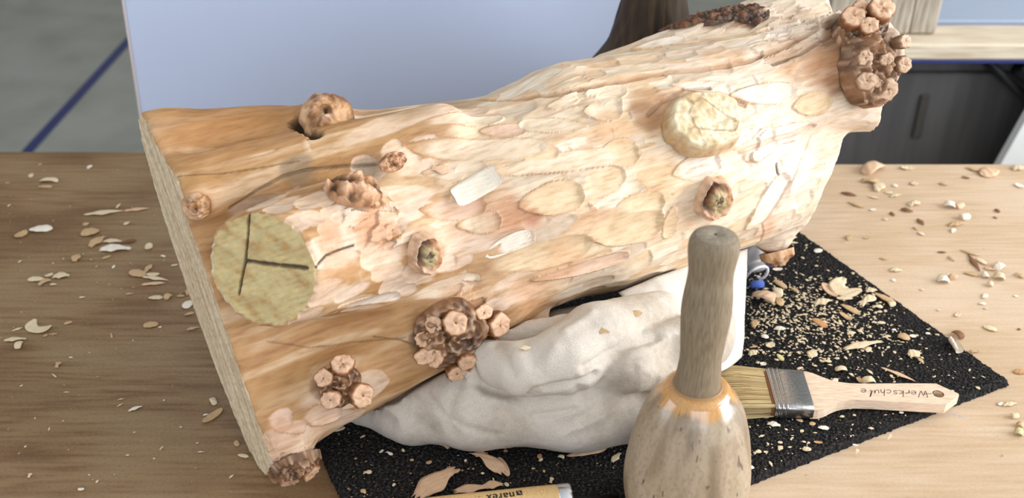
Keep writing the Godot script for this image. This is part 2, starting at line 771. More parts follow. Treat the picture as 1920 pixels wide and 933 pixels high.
func make_materials() -> void:
	var grain := noise_tex(3, 0.012, 4, [[0.0, srgb(205, 188, 165)], [0.45, srgb(240, 232, 220)], [1.0, srgb(255, 255, 255)]])
	var grain_n := noise_tex(4, 0.02, 4, [], 512, true, 5.0)
	var spk := noise_tex(6, 0.09, 3, [[0.0, srgb(14, 13, 13)], [0.45, srgb(32, 31, 30)], [0.62, srgb(52, 50, 48)], [0.8, srgb(74, 70, 66)], [1.0, srgb(150, 142, 130)]])
	var spk_n := noise_tex(7, 0.09, 2, [], 512, true, 9.0)
	var weave := noise_tex(8, 0.15, 2, [[0.0, srgb(225, 220, 212)], [1.0, srgb(255, 255, 255)]])
	var weave_n := noise_tex(9, 0.2, 2, [], 512, true, 2.5)
	M.log = mat(Color.WHITE, 0.72, 0.0, grain, Vector3(5, 26, 26), grain_n, 0.5)
	M.log.vertex_color_use_as_albedo = true
	M.knot = mat(Color.WHITE, 0.6, 0.0, grain, Vector3(16, 16, 16), grain_n, 0.5)
	M.knot.vertex_color_use_as_albedo = true
	M.canvas = mat(Color.WHITE, 0.92, 0.0, weave, Vector3(7, 7, 7), weave_n, 0.5)
	M.canvas.vertex_color_use_as_albedo = true
	M.mat = mat(Color.WHITE, 0.95, 0.0, spk, Vector3(6, 6, 6), spk_n, 1.0)
	M.mat.metallic_specular = 0.2
	M.board = mat(srgb(190, 201, 224), 0.85)
	M.board_edge = mat(srgb(200, 190, 190), 0.85)
	M.grey_floor = mat(Color.WHITE, 0.55, 0.0, noise_tex(12, 0.01, 4, [[0.0, srgb(144, 146, 136)], [0.5, srgb(157, 159, 151)], [1.0, srgb(166, 169, 162)]]), Vector3(0.6, 0.6, 0.6), null, 1.0, true)
	M.tape = mat(srgb(26, 40, 104), 0.5)
	M.wall = mat(srgb(225, 224, 220), 0.9)
	M.frame = mat(srgb(235, 235, 232), 0.5)
	M.glass = StandardMaterial3D.new()
	M.glass.transparency = BaseMaterial3D.TRANSPARENCY_ALPHA
	M.glass.albedo_color = Color(1, 1, 1, 0.06)
	M.glass.roughness = 0.02
	M.dark_cabinet = mat(srgb(84, 81, 80), 0.6, 0.0, noise_tex(14, 0.01, 3, [[0.0, srgb(205, 205, 205)], [1.0, srgb(255, 255, 255)]]), Vector3(6, 0.5, 6), null, 1.0, true)
	M.pale_blue = mat(srgb(158, 170, 188), 0.5)
	M.cabinet_pull = mat(srgb(58, 54, 48), 0.7)
	M.black = mat(srgb(16, 15, 15), 0.6)
	M.grey_wood = mat(Color.WHITE, 0.8, 0.0, noise_tex(15, 0.012, 4, [[0.0, srgb(120, 108, 92)], [0.5, srgb(168, 156, 138)], [1.0, srgb(190, 180, 165)]]), Vector3(24, 2, 24), null, 1.0, true)
	M.plank = mat(Color.WHITE, 0.7, 0.0, noise_tex(16, 0.01, 4, [[0.0, srgb(176, 156, 128)], [0.5, srgb(205, 190, 165)], [1.0, srgb(220, 208, 186)]]), Vector3(1.5, 20, 20), null, 1.0, true)
	M.dark_wood = mat(Color.WHITE, 0.85, 0.0, noise_tex(17, 0.012, 5, [[0.0, srgb(24, 17, 11)], [0.45, srgb(58, 44, 28)], [1.0, srgb(92, 74, 50)]]), Vector3(16, 1.6, 16), grain_n, 0.7)
	M.steel = mat(srgb(196, 198, 200), 0.3, 1.0, noise_tex(18, 0.02, 3, [[0.0, srgb(190, 186, 180)], [1.0, srgb(255, 255, 255)]]), Vector3(30, 30, 30))
	M.black_steel = mat(srgb(20, 20, 22), 0.35, 0.6)
	M.ink = mat(srgb(28, 24, 22), 0.8)
	M.handle = mat(Color.WHITE, 0.7, 0.0, noise_tex(19, 0.014, 5, [[0.0, srgb(96, 82, 62)], [0.5, srgb(128, 112, 88)], [1.0, srgb(146, 131, 106)]]), Vector3(60, 7, 60), grain_n, 0.25)
	M.brush_wood = mat(Color.WHITE, 0.5, 0.0, noise_tex(20, 0.014, 4, [[0.0, srgb(204, 172, 142)], [0.5, srgb(226, 200, 172)], [1.0, srgb(236, 214, 190)]]), Vector3(8, 60, 60))
	M.beech = mat(Color.WHITE, 0.35, 0.0, noise_tex(21, 0.014, 4, [[0.0, srgb(188, 146, 88)], [0.5, srgb(216, 178, 118)], [1.0, srgb(226, 192, 134)]]), Vector3(10, 60, 60))
	M.beech.clearcoat_enabled = true
	M.beech.clearcoat = 0.4
	M.bristle = mat(Color.WHITE, 0.6)
	M.bristle.vertex_color_use_as_albedo = true
	M.bristle_core = mat(srgb(150, 122, 76), 0.8)
	M.rust = mat(srgb(120, 72, 40), 0.8)
	M.varnish = mat(srgb(150, 120, 84), 0.5)
	M.end_grain = mat(srgb(160, 150, 132), 0.8, 0.0, noise_tex(24, 0.03, 3, [[0.0, srgb(200, 190, 175)], [1.0, srgb(255, 255, 255)]], 256), Vector3(30, 30, 30))
	M.steel_bright = mat(srgb(214, 216, 220), 0.18, 1.0)
	M.cord = mat(srgb(226, 224, 222), 0.9)
	M.cord_bag = mat(srgb(176, 172, 170), 0.95)
	M.blue_cloth = mat(srgb(74, 100, 176), 0.9)
	M.bench_pale = bench_mat(31, srgb(202, 174, 142), srgb(184, 154, 118), srgb(214, 192, 164), 0.2)
	M.bench_dark = bench_mat(32, srgb(140, 111, 76), srgb(102, 72, 42), srgb(152, 128, 94), 0.6)


func bench_mat(sd: int, base: Color, dark: Color, pale: Color, dirt: float) -> StandardMaterial3D:
	# 1.6 m by 1.0 m of worn board: long grain, stains and scuffs
	var w := 1280
	var h := 800
	var im := Image.create(w, h, false, Image.FORMAT_RGB8)
	var n1 := noise(sd, 0.9, 4)
	var n2 := noise(sd + 50, 0.02, 3)
	var n3 := noise(sd + 90, 0.006, 3)
	var n4 := noise(sd + 120, 0.35, 1)
	for y in h:
		for x in w:
			var g := n1.get_noise_2d(x * 0.012, y * 0.18)
			var s := n2.get_noise_2d(x * 0.35, y)
			var b := n3.get_noise_2d(x * 0.7, y)
			var c := base.lerp(dark if g < 0.0 else pale, absf(g) * 1.1)
			c = c.lerp(dark, clampf((s - 0.12) * 2.2, 0.0, 1.0) * dirt * 0.8)
			c = c.lerp(pale, clampf(b * 1.4, 0.0, 0.6))
			c = c.lerp(dark, clampf(-b * 1.6, 0.0, 0.8) * (0.3 + dirt * 0.5))
			var f := n4.get_noise_2d(x, y)
			c = c.lerp(dark if f < 0.0 else pale, absf(f) * 0.25)
			im.set_pixel(x, y, c)
	if dirt < 0.5:
		var r := RandomNumberGenerator.new()
		r.seed = sd
		for i in 26:
			var px := r.randi_range(20, w - 40)
			var py := r.randi_range(10, h - 20)
			var blue := srgb(150, 165, 205)
			for k in r.randi_range(4, 22):
				var qx := clampi(px + k + r.randi_range(-1, 1), 0, w - 1)
				for e in r.randi_range(1, 3):
					var qy := clampi(py + e + k / 3, 0, h - 1)
					im.set_pixel(qx, qy, im.get_pixel(qx, qy).lerp(blue, 0.45))
	var m := StandardMaterial3D.new()
	m.albedo_texture = ImageTexture.create_from_image(im)
	m.roughness = 0.62
	m.uv1_triplanar = true
	m.uv1_scale = Vector3(1 / 1.6, 1.0, 1.0)
	m.uv1_triplanar_sharpness = 20.0
	return m


func room() -> void:
	structure("floor", slab(Vector3(6.4, 0.1, 7.0), 0.001), M.grey_floor, Vector3(-0.3, -0.87, -1.6))
	structure("ceiling", slab(Vector3(6.4, 0.1, 7.0), 0.001), M.wall, Vector3(-0.3, 2.05, -1.6))
	structure("wall_back", slab(Vector3(6.4, 2.82, 0.1), 0.001), M.wall, Vector3(-0.3, 0.59, -5.05))
	# right wall with its window, z -1.95 .. 0.45 and y 0.2 .. 1.7
	wall_with_opening("wall_right", true, 2.75, -5.1, 1.9, -1.95, 0.45)
	wall_with_opening("wall_front", false, 1.75, -3.5, 2.8, -0.85, 1.45)
	wall_with_opening("wall_left", true, -3.45, -5.1, 1.9, -1.4, 0.8)
	window_in("window_3", Vector3(-3.45, 0.95, -0.3), 2.2, true)
	window_in("window_1", Vector3(2.75, 0.95, -0.75), 2.4, true)
	window_in("window_2", Vector3(0.3, 0.95, 1.75), 2.3, false)


func wall_with_opening(called: String, along_z: bool, at: float, lo: float, hi: float, o0: float, o1: float) -> void:
	var w := CSGCombiner3D.new()
	w.name = called
	w.set_meta("kind", "structure")
	add_child(w)
	var b := CSGBox3D.new()
	b.name = "wall_body"
	b.size = Vector3(0.1, 2.82, hi - lo) if along_z else Vector3(hi - lo, 2.82, 0.1)
	b.position = Vector3(at, 0.59, (lo + hi) / 2) if along_z else Vector3((lo + hi) / 2, 0.59, at)
	b.material = M.wall
	w.add_child(b)
	var o := CSGBox3D.new()
	o.name = "opening"
	o.operation = CSGShape3D.OPERATION_SUBTRACTION
	o.size = Vector3(0.3, 1.5, o1 - o0) if along_z else Vector3(o1 - o0, 1.5, 0.3)
	o.position = Vector3(at, 0.95, (o0 + o1) / 2) if along_z else Vector3((o0 + o1) / 2, 0.95, at)
	o.material = M.wall
	w.add_child(o)


func window_in(called: String, at: Vector3, width: float, along_z: bool) -> void:
	var o := Node3D.new()
	o.name = called
	o.position = at
	if along_z:
		o.rotation_degrees.y = 90
	o.set_meta("kind", "structure")
	add_child(o)
	for s in [-1.0, 1.0]:
		mesh_node("window_frame", slab(Vector3(width, 0.06, 0.06)), M.frame, o, Vector3(0, s * 0.72, 0))
		mesh_node("window_frame", slab(Vector3(0.06, 1.38, 0.06)), M.frame, o, Vector3(s * (width / 2 - 0.03), 0, 0))
		mesh_node("pane", slab(Vector3(width / 2 - 0.09, 1.38, 0.006), 0.001), M.glass, o, Vector3(s * (width / 4 - 0.015), 0, 0))
	mesh_node("window_frame", slab(Vector3(0.06, 1.38, 0.06)), M.frame, o, Vector3.ZERO)


func benches() -> void:
	# two tops butted together under the mat; the trunk, mat and tools lie on them
	var pale := thing("workbench", "pale plywood workbench top under the mat's right half, strewn with shavings", "workbench", Vector3(0.85, 0, -0.72))
	mesh_node("worktop", slab(Vector3(1.7, 0.04, 1.1), 0.002), M.bench_pale, pale, Vector3(0, -0.0205, 0))
	var dark := thing("workbench", "brown oil-stained worn workbench top left of the carved log", "workbench", Vector3(-0.9, 0, -0.758))
	mesh_node("worktop", slab(Vector3(1.8, 0.04, 1.1), 0.002), M.bench_dark, dark, Vector3(0, -0.0205, 0))
	for bench in [pale, dark]:
		for sx in [-0.7, 0.7]:
			for sz in [-0.45, 0.45]:
				mesh_node("leg", slab(Vector3(0.07, 0.78, 0.07)), M.plank, bench, Vector3(sx, -0.43, sz))
	# granular rubber mat
	var u := Vector3(0.437, 0, 0.899)
	var v := Vector3(0.899, 0, -0.437)
	var nx := 300
	var ny := 188
	var hn := noise(41, 420.0, 2)
	var h2 := noise(42, 40.0, 2)
	var p := PackedVector3Array()
	var ix := PackedInt32Array()
	for j in ny + 1:
		for i in nx + 1:
			var a := float(i) / nx
			var b := float(j) / ny
			var q := v * ((a - 0.5) * 0.637) + u * ((b - 0.5) * 0.4)
			var rim := minf(minf(i, nx - i), minf(j, ny - j))
			var y := 0.0068 + 0.0011 * hn.get_noise_2d(q.x, q.z) + 0.0005 * h2.get_noise_2d(q.x, q.z)
			if rim == 0:
				y = 0.0002
			elif rim == 1:
				y -= 0.0012
			var jit := Vector3(hn.get_noise_2d(q.x + 5, q.z), 0, hn.get_noise_2d(q.x, q.z + 7)) * (0.0016 if rim < 2 else 0.0005)
			p.append(q + jit + Vector3(0, y, 0))
	var w := nx + 1
	for j in ny:
		for i in nx:
			var o := j * w + i
			ix.append_array(PackedInt32Array([o, o + w, o + 1, o + 1, o + w, o + w + 1]))
	var m := mesh_node("rubber_mat", mesh_of(p, ix), M.mat, self, Vector3(0.48722, 0, -0.79514) - v * 0.3185 - u * 0.2)
	tag(m, "black granular rubber mat lying askew under the log, sack, mallet and brush", "mat")


func backdrop() -> void:
	# pale blue panel leaning behind the log
	var o := thing("panel", "large pale blue panel leaning upright behind the carved log", "panel", Vector3(0.0, 0.0, -1.325))
	o.rotation_degrees.x = -7.6
	mesh_node("sheet", slab(Vector3(0.68, 0.75, 0.012), 0.001), M.board, o, Vector3(-0.174, 0.375, 0))
	mesh_node("edge_strip", slab(Vector3(0.004, 0.75, 0.0125), 0.0005), M.board_edge, o, Vector3(-0.516, 0.375, 0))
	# dark timber standing behind the log
	var pr := [[0.0, 0.0], [0.088, 0.002], [0.09, 0.06], [0.087, 0.12], [0.072, 0.17], [0.05, 0.215], [0.038, 0.255], [0.034, 0.3], [0.036, 0.36], [0.0, 0.362]]
	var t := mesh_node("timber", lathe(smooth_profile(pr, 5), 48, 0.14, 5), M.dark_wood, self, Vector3(0.166, 0.0, -1.19))
	tag(t, "dark brown flared piece of timber standing behind the log's upper limb", "timber")
	# floor marking behind the left bench
	var a := Vector3(-1.532, -0.82, -2.86)
	var b := Vector3(-1.515, -0.82, -4.3)
	var tp := mesh_node("floor_tape", slab(Vector3(0.038, 0.001, (b - a).length()), 0.0003), M.tape, self, (a + b) / 2 + Vector3(0, 0.0006, 0))
	tp.rotation.y = atan2(b.x - a.x, b.z - a.z)
	tag(tp, "blue tape line running diagonally across the grey floor at left", "floor tape")
	# second bench behind, at right
	var sb := thing("back_bench", "narrow wooden bench rail with blue edge behind the log at right", "bench", Vector3(0.95, 0, -1.78))
	mesh_node("top_plank", slab(Vector3(0.9, 0.03, 0.1), 0.004), M.plank, sb, Vector3(0, -0.018, 0))
	mesh_node("blue_edge", slab(Vector3(0.9, 0.006, 0.09), 0.001), M.tape, sb, Vector3(0, -0.036, 0.004))
	var cab := thing("cabinet", "dark grey cabinet with an oblong pull under the wooden rail", "cabinet", Vector3(0.95, -0.82, -1.9))
	mesh_node("body", slab(Vector3(0.9, 0.775, 0.2), 0.004), M.dark_cabinet, cab, Vector3(0, 0.39, 0))
	mesh_node("door", slab(Vector3(0.86, 0.72, 0.018), 0.003), M.dark_cabinet, cab, Vector3(0, 0.38, 0.105))
	mesh_node("pull", slab(Vector3(0.02, 0.09, 0.008), 0.0035), M.cabinet_pull, cab, Vector3(-0.185, 0.655, 0.115))
	var bt := thing("blue_table", "pale blue tabletop behind the wooden rail in the far right corner", "table", Vector3(1.0, 0, -2.2))
	mesh_node("tabletop", slab(Vector3(0.8, 0.02, 0.6), 0.003), M.pale_blue, bt, Vector3(0, -0.03, 0))
	for sx in [-0.35, 0.35]:
		mesh_node("leg", slab(Vector3(0.04, 0.78, 0.04)), M.frame, bt, Vector3(sx, -0.43, -0.2))
	# block standing on the rail
	var bl := thing("wood_block", "weathered grey wooden block with vertical grain on the back rail", "wood block", Vector3(0.655, 0.0, -1.80))
	var k := 0
	for x in [-0.075, -0.025, 0.025, 0.075]:
		k += 1
		mesh_node("plank", slab(Vector3(0.049, 0.22, 0.05), 0.004), M.grey_wood, bl, Vector3(x, 0.1085, 0.004 * (k % 2)))
	# trestle leg leaning across the cabinet, and a pale board end beside it
	var tr := thing("trestle_leg", "dark angled trestle leg crossing the cabinet at the right frame edge", "trestle leg", Vector3(0.93, -0.82, -1.76))
	for e in [[Vector3(0.855, -0.05, -1.765), Vector3(1.02, -0.18, -1.765), 0.008], [Vector3(0.91, -0.056, -1.76), Vector3(1.02, -0.145, -1.76), 0.016]]:
		var bar := mesh_node("bar", tube([e[0] - tr.position, e[1] - tr.position], [e[2], e[2]], 10), M.black, tr)
	mesh_node("foot", tube([Vector3(0.09, 0.68, 0.0), Vector3(0.2, 0.0, 0.0)], [0.012, 0.012], 10), M.black, tr)
	var pb := mesh_node("pale_board", extrude(PackedVector2Array([Vector2(0, 0), Vector2(0.3, 0), Vector2(0.5, 0.78), Vector2(0.2, 0.78)]), 0.02, 0.0), M.frame, self, Vector3(0.735, -0.82, -1.69))
	pb.rotation_degrees.x = -90
	tag(pb, "pale leaning board at the right frame edge below the trestle leg", "board")


func log_field() -> Trunk:
	var f := Trunk.new()
	# t, middle p, middle q, half width p, half depth q
	f.loft([[0.0, -0.002, 0.0, 0.18, 0.07], [0.06, -0.003, 0.0, 0.165, 0.066], [0.11, -0.002, 0.0, 0.152, 0.068], [0.16, -0.004, 0.0, 0.136, 0.077],
		[0.21, -0.009, 0.0, 0.126, 0.092], [0.3, -0.014, 0.0, 0.116, 0.112], [0.36, -0.015, 0.0, 0.114, 0.116], [0.44, -0.018, 0.0, 0.109, 0.114], [0.52, -0.025, 0.0, 0.098, 0.105], [0.6, -0.03, 0.0, 0.08, 0.085], [0.64, -0.03, 0.0, 0.055, 0.06]])
	f.face_n = Vector3(-0.64, -0.06, 0.77).normalized()
	f.face_p = Vector3(0.049, 0.005, 0.125)
	f.stub_n = Vector3(0.62, -0.6, 0.36).normalized()
	f.stub_p = Vector3(0.662, -0.09, 0.03)
	# sawn branch coming towards the viewer
	f.bone(Vector3(0.19, -0.002, 0.03), Vector3(0.03, 0.004, 0.135), 0.07, 0.048, 0.022)
	# front limb, ending in the burl
	f.bone(Vector3(0.40, 0.025, 0.01), Vector3(0.72, 0.018, 0.035), 0.085, 0.05, 0.022, Vector3(0.94, -0.2, 0.2), Vector3(0.748, 0.0, 0.05))
	f.bone(Vector3(0.66, 0.015, 0.045), Vector3(0.725, 0.02, 0.055), 0.03, 0.046, 0.03)
	f.bone(Vector3(0.62, -0.01, 0.05), Vector3(0.73, -0.034, 0.05), 0.025, 0.031, 0.02, Vector3(0.94, -0.2, 0.2), Vector3(0.732, 0.0, 0.05))
	# limb behind it
	f.bone(Vector3(0.36, 0.04, -0.02), Vector3(0.78, 0.072, -0.045), 0.062, 0.06, 0.01, Vector3(0.9, -0.1, 0.35), Vector3(0.75, 0.09, -0.01))
	# lower stub with its cut end
	f.bone(Vector3(0.40, -0.055, 0.015), Vector3(0.76, -0.088, -0.01), 0.08, 0.058, 0.012, f.stub_n, f.stub_p)
	# ridges and swellings of the trunk
	f.bone(Vector3(0.25, 0.07, 0.06), Vector3(-0.01, 0.092, 0.048), 0.032, 0.03, 0.012)
	f.bone(Vector3(0.25, -0.1, 0.045), Vector3(0.0, -0.135, 0.03), 0.03, 0.04, 0.025)
	f.bone(Vector3(0.285, -0.125, 0.01), Vector3(0.29, -0.135, 0.03), 0.02, 0.016, 0.015)
	return f


func carved_log() -> void:
	var f := log_field()
	# swellings under the knots: where, radius, how far they stand out
	var bumps := [[Vector3(0.1558, 0.1227, 0.0298), 0.024, 0.014], [Vector3(0.0175, 0.0742, 0.0754), 0.015, 0.003], [Vector3(0.1419, 0.0391, 0.1167), 0.022, 0.006], [Vector3(0.1912, 0.0585, 0.0862), 0.011, 0.002], [Vector3(0.1873, -0.0264, 0.1037), 0.026, 0.006], [Vector3(0.1991, -0.1068, 0.0754), 0.03, 0.014],
		[Vector3(0.0844, -0.1163, 0.0714), 0.021, 0.01], [Vector3(0.0245, -0.1613, 0.0575), 0.02, 0.012], [Vector3(0.4872, 0.0011, 0.1075), 0.042, 0.006], [Vector3(0.4801, -0.0670, 0.0998), 0.026, 0.005], [Vector3(0.5952, -0.1459, -0.0094), 0.02, 0.014]]
	var dirs := []
	for b in bumps:
		dirs.append(f.grad(b[0]))
	for i in bumps.size():
		var b = bumps[i]
		f.bone(b[0] - dirs[i] * (b[1] - b[2]), b[0] - dirs[i] * (b[1] - b[2] - 0.001), b[1], b[1], 0.018)
	f.net(Vector3(-0.03, -0.21, -0.14), Vector3(0.80, 0.17, 0.19), 0.004)
	trunk_field = f
	var fp := f.face_p.dot(f.face_n)
	var sp := f.stub_p.dot(f.stub_n)
	var fine := Fine.new()
	fine.build(f, 4, Vector3(-0.05, 0.25, 0.97).normalized(), -0.42, -0.2, func(p: Vector3, n: Vector3):
		if n.dot(f.face_n) > 0.93 and absf(p.dot(f.face_n) - fp) < 0.0025 and p.x < 0.16:
			return "sawn_branch_face"
		if n.x < -0.85 and p.x < 0.05:
			return "end_face"
		if n.dot(f.stub_n) > 0.9 and absf(p.dot(f.stub_n) - sp) < 0.004:
			return "cut_end"
		return "trunk")
	carve(f, fine)
	var o := thing("carved_log", "large pale carved tree trunk with gouge marks and knots lying on the sack", "log", LOG_AT)
	o.basis = log_basis.scaled(Vector3.ONE * LOG_SCALE)
	for key in ["trunk", "sawn_branch_face", "end_face", "cut_end"]:
		mesh_node(key, fine.mesh(key), M.log, o)
	knots(f, o)


func carve(f: Trunk, fine: Fine) -> void:
	rng.seed = 77
	var fp := f.face_p.dot(f.face_n)
	var sp := f.stub_p.dot(f.stub_n)
	# gouge cuts: middle, along / length, across / width, normal, depth, tone
	var gc := PackedVector3Array()
	var gu := PackedVector3Array()
	var gv := PackedVector3Array()
	var gn := PackedVector3Array()
	var gd := PackedFloat32Array()
	var gt := PackedColorArray()
	var gp := PackedInt32Array()
	var hash := {}
	var fresh := [lin(234, 214, 186), lin(238, 224, 202), lin(228, 206, 180), lin(222, 194, 162), lin(240, 232, 216), lin(222, 209, 192), lin(232, 211, 180), lin(214, 199, 181)]
	var cut := func(c: Vector3, n: Vector3, dir: Vector3, la: float, wa: float, dp: float, tone: Color, first := 0):
		var id := gc.size()
		gc.append(c); gn.append(n)
		gu.append(dir / la)
		gv.append(n.cross(dir) / wa)
		gd.append(dp)
		gt.append(tone)
		gp.append(first)
		var lo := Vector3i(((c - Vector3.ONE * la) / 0.025).floor())
		var hi := Vector3i(((c + Vector3.ONE * la) / 0.025).floor())
		for x in range(lo.x, hi.x + 1):
			for y in range(lo.y, hi.y + 1):
				for z in range(lo.z, hi.z + 1):
					var key := Vector3i(x, y, z)
					if not hash.has(key):
						hash[key] = PackedInt32Array()
					var l: PackedInt32Array = hash[key]
					l.append(id)
					hash[key] = l
	for i in 1900:
		var k := rng.randi_range(0, f.pos.size() - 1)
		var c := f.pos[k]
		var n := f.nor[k]
		if n.dot(Vector3(0, 0.25, 0.97)) < -0.3:
			continue
		var on_branch := c.z > 0.085 and c.x < 0.22 and c.y > -0.08 and c.y < 0.07
		var dens := smoothstep(0.2, 0.33, c.x - 0.35 * absf(c.y + 0.02))
		if on_branch:
			dens = 0.8
		elif c.x < 0.25:
			dens = maxf(dens, 0.03)
		if c.x < 0.1 and c.y < -0.13 and c.x > 0.01:
			dens = 0.6
		if absf(c.dot(f.face_n) - fp) < 0.004 and c.x < 0.16 or c.x < 0.2 * c.z + 0.006:
			dens = 0.0
		if rng.randf() > dens:
			continue
		var dir := f.grain(c)
		dir = dir.rotated(n, rng.randfn(0.03, 0.13))
		dir = (dir - n * dir.dot(n)).normalized()
		var big := rng.randf()
		var la := lerpf(0.024, 0.075, big * big * 0.7 + 0.3 * rng.randf())
		var wa := lerpf(0.008, 0.016, rng.randf())
		if on_branch:
			la *= 0.5
			wa *= 0.75
		var tone: Color = fresh[rng.randi_range(0, fresh.size() - 1)]
		if c.x > 0.52:
			tone = tone.lerp(lin(238, 231, 222), 0.5)
		elif c.x < 0.28:
			tone = tone.lerp(lin(238, 212, 194), 0.6)
		cut.call(c, n, dir, la, wa, lerpf(0.0012, 0.0030, rng.randf()) * wa / 0.011, tone)
	# the cuts that stand out: two ends, half width, tone
	var pale := lin(241, 226, 204)
	var white := lin(242, 236, 228)
	var butter := lin(235, 214, 180)
	var pink := lin(234, 204, 184)
	for e in [[Vector3(0.2308, 0.0831, 0.0891), Vector3(0.3038, 0.0699, 0.0778), 0.0075, pale], [Vector3(0.3758, 0.0354, 0.1050), Vector3(0.3170, 0.0572, 0.0896), 0.009, pale], [Vector3(0.2805, 0.0620, 0.0843), Vector3(0.3203, 0.0507, 0.0947), 0.0085, pink], [Vector3(0.3524, 0.0646, 0.0854), Vector3(0.4336, 0.0592, 0.0908), 0.011, pale], [Vector3(0.3800, 0.0489, 0.0991), Vector3(0.4175, 0.0430, 0.1010), 0.013, pale],
			[Vector3(0.2091, 0.0670, 0.0893), Vector3(0.3304, 0.0281, 0.1073), 0.012, pale], [Vector3(0.2961, 0.0323, 0.1024), Vector3(0.3384, 0.0195, 0.1105), 0.009, butter], [Vector3(0.2130, 0.0402, 0.0897), Vector3(0.2700, 0.0282, 0.1001), 0.01, pale], [Vector3(0.2720, 0.0206, 0.1027), Vector3(0.4154, -0.0038, 0.1148), 0.01, pale], [Vector3(0.3740, 0.0051, 0.1143), Vector3(0.4153, -0.0011, 0.1144), 0.014, butter],
			[Vector3(0.2870, -0.0158, 0.1100), Vector3(0.3482, -0.0237, 0.1158), 0.016, butter], [Vector3(0.2423, -0.0598, 0.0912), Vector3(0.3461, -0.0710, 0.1011), 0.015, butter], [Vector3(0.3391, -0.0610, 0.1061), Vector3(0.4246, -0.0749, 0.0986), 0.02, butter], [Vector3(0.3756, -0.0478, 0.1115), Vector3(0.4266, -0.0573, 0.1072), 0.013, butter], [Vector3(0.1989, 0.0077, 0.1036), Vector3(0.2574, -0.0058, 0.1033), 0.011, pink], [Vector3(0.2270, -0.0162, 0.0984), Vector3(0.2670, -0.0230, 0.1053), 0.01, pale],
			[Vector3(0.4441, -0.0336, 0.1126), Vector3(0.4971, -0.0358, 0.1080), 0.014, white], [Vector3(0.4361, -0.0643, 0.1035), Vector3(0.4307, -0.0943, 0.0859), 0.009, butter], [Vector3(0.4802, 0.0485, 0.0921), Vector3(0.5400, 0.0269, 0.0934), 0.008, white], [Vector3(0.5365, 0.0208, 0.0956), Vector3(0.6171, 0.0053, 0.0865), 0.011, white], [Vector3(0.6092, -0.0095, 0.0855), Vector3(0.6554, -0.0165, 0.0827), 0.013, butter],
			[Vector3(0.5342, 0.0957, 0.0169), Vector3(0.6164, 0.0776, 0.0493), 0.012, butter], [Vector3(0.4943, 0.1037, 0.0035), Vector3(0.5547, 0.0987, 0.0113), 0.008, white], [Vector3(0.3880, 0.0581, 0.0942), Vector3(0.4220, 0.0506, 0.0969), 0.014, pale], [Vector3(0.2843, -0.0871, 0.0852), Vector3(0.3846, -0.0966, 0.0853), 0.009, pink], [Vector3(0.0974, -0.0506, 0.1150), Vector3(0.1595, -0.0600, 0.0829), 0.008, white], [Vector3(0.1642, -0.0642, 0.0780), Vector3(0.2354, -0.0678, 0.0867), 0.009, pale],
			[Vector3(0.2550, -0.0486, 0.0980), Vector3(0.2914, -0.0455, 0.1067), 0.008, white], [Vector3(0.5287, -0.0446, 0.1016), Vector3(0.5784, -0.0300, 0.0914), 0.014, white], [Vector3(0.5280, -0.1144, 0.0608), Vector3(0.5847, -0.0758, 0.0765), 0.016, white], [Vector3(0.5189, -0.0310, 0.1051), Vector3(0.6354, -0.0352, 0.0724), 0.009, white], [Vector3(0.0129, -0.1270, 0.0704), Vector3(0.0354, -0.1330, 0.0708), 0.011, pink], [Vector3(0.0420, -0.1356, 0.0705), Vector3(0.0778, -0.1420, 0.0673), 0.012, pink], [Vector3(0.0193, -0.1370, 0.0703), Vector3(0.0445, -0.1435, 0.0681), 0.006, pink], [Vector3(0.0154, 0.1269, 0.0484), Vector3(0.0552, 0.1157, 0.0608), 0.009, butter]]:
		var mid: Vector3 = (e[0] + e[1]) * 0.5
		var n := f.grad(mid)
		var dir: Vector3 = e[1] - e[0]
		dir = (dir - n * dir.dot(n)).normalized()
		cut.call(mid - n * f.d(mid), n, dir, (e[1] - e[0]).length() * 0.52, e[2], 0.0034 * e[2] / 0.01, e[3], 1)
	# cracks: ends, half width, depth
	var cracks := []
	var brown_line := lin(96, 66, 42)
	var line := func(pts: Array, hw: float, dp: float, tone := lin(54, 38, 26), strength := 0.9):
		var last: Vector3 = pts[0]
		for i in pts.size() - 1:
			var m := maxi(1, int((pts[i + 1] - pts[i]).length() / 0.008))
			for k in range(1, m + 1):
				var q: Vector3 = (pts[i] as Vector3).lerp(pts[i + 1], float(k) / m)
				q -= f.grad(q) * f.d(q)
				cracks.append([last, q, hw, dp, tone, strength])
				last = q
	line.call([Vector3(0.0538, 0.0518, 0.1328), Vector3(0.0467, 0.0335, 0.1255), Vector3(0.0377, 0.0123, 0.1165), Vector3(0.0314, 0.0011, 0.1104), Vector3(0.0246, -0.0118, 0.1037)], 0.0011, 0.003)
	line.call([Vector3(0.0389, 0.0132, 0.1175), Vector3(0.0535, 0.0052, 0.1290), Vector3(0.0687, -0.0021, 0.1409), Vector3(0.0816, -0.0085, 0.1514)], 0.0015, 0.003)
	line.call([Vector3(0.0873, -0.0106, 0.1560), Vector3(0.1015, -0.0036, 0.1523), Vector3(0.1144, -0.0025, 0.1461), Vector3(0.1270, -0.0026, 0.1395)], 0.0009, 0.0015)
	line.call([Vector3(0.1287, 0.1220, 0.0371), Vector3(0.1288, 0.1108, 0.0616), Vector3(0.1339, 0.1031, 0.0755)], 0.006, 0.009, lin(40, 28, 18), 0.95)
	line.call([Vector3(0.0078, 0.1015, 0.0771), Vector3(0.0471, 0.0924, 0.0807), Vector3(0.0743, 0.0882, 0.0826), Vector3(0.1115, 0.0835, 0.0848)], 0.0006, 0.0008, brown_line, 0.6)
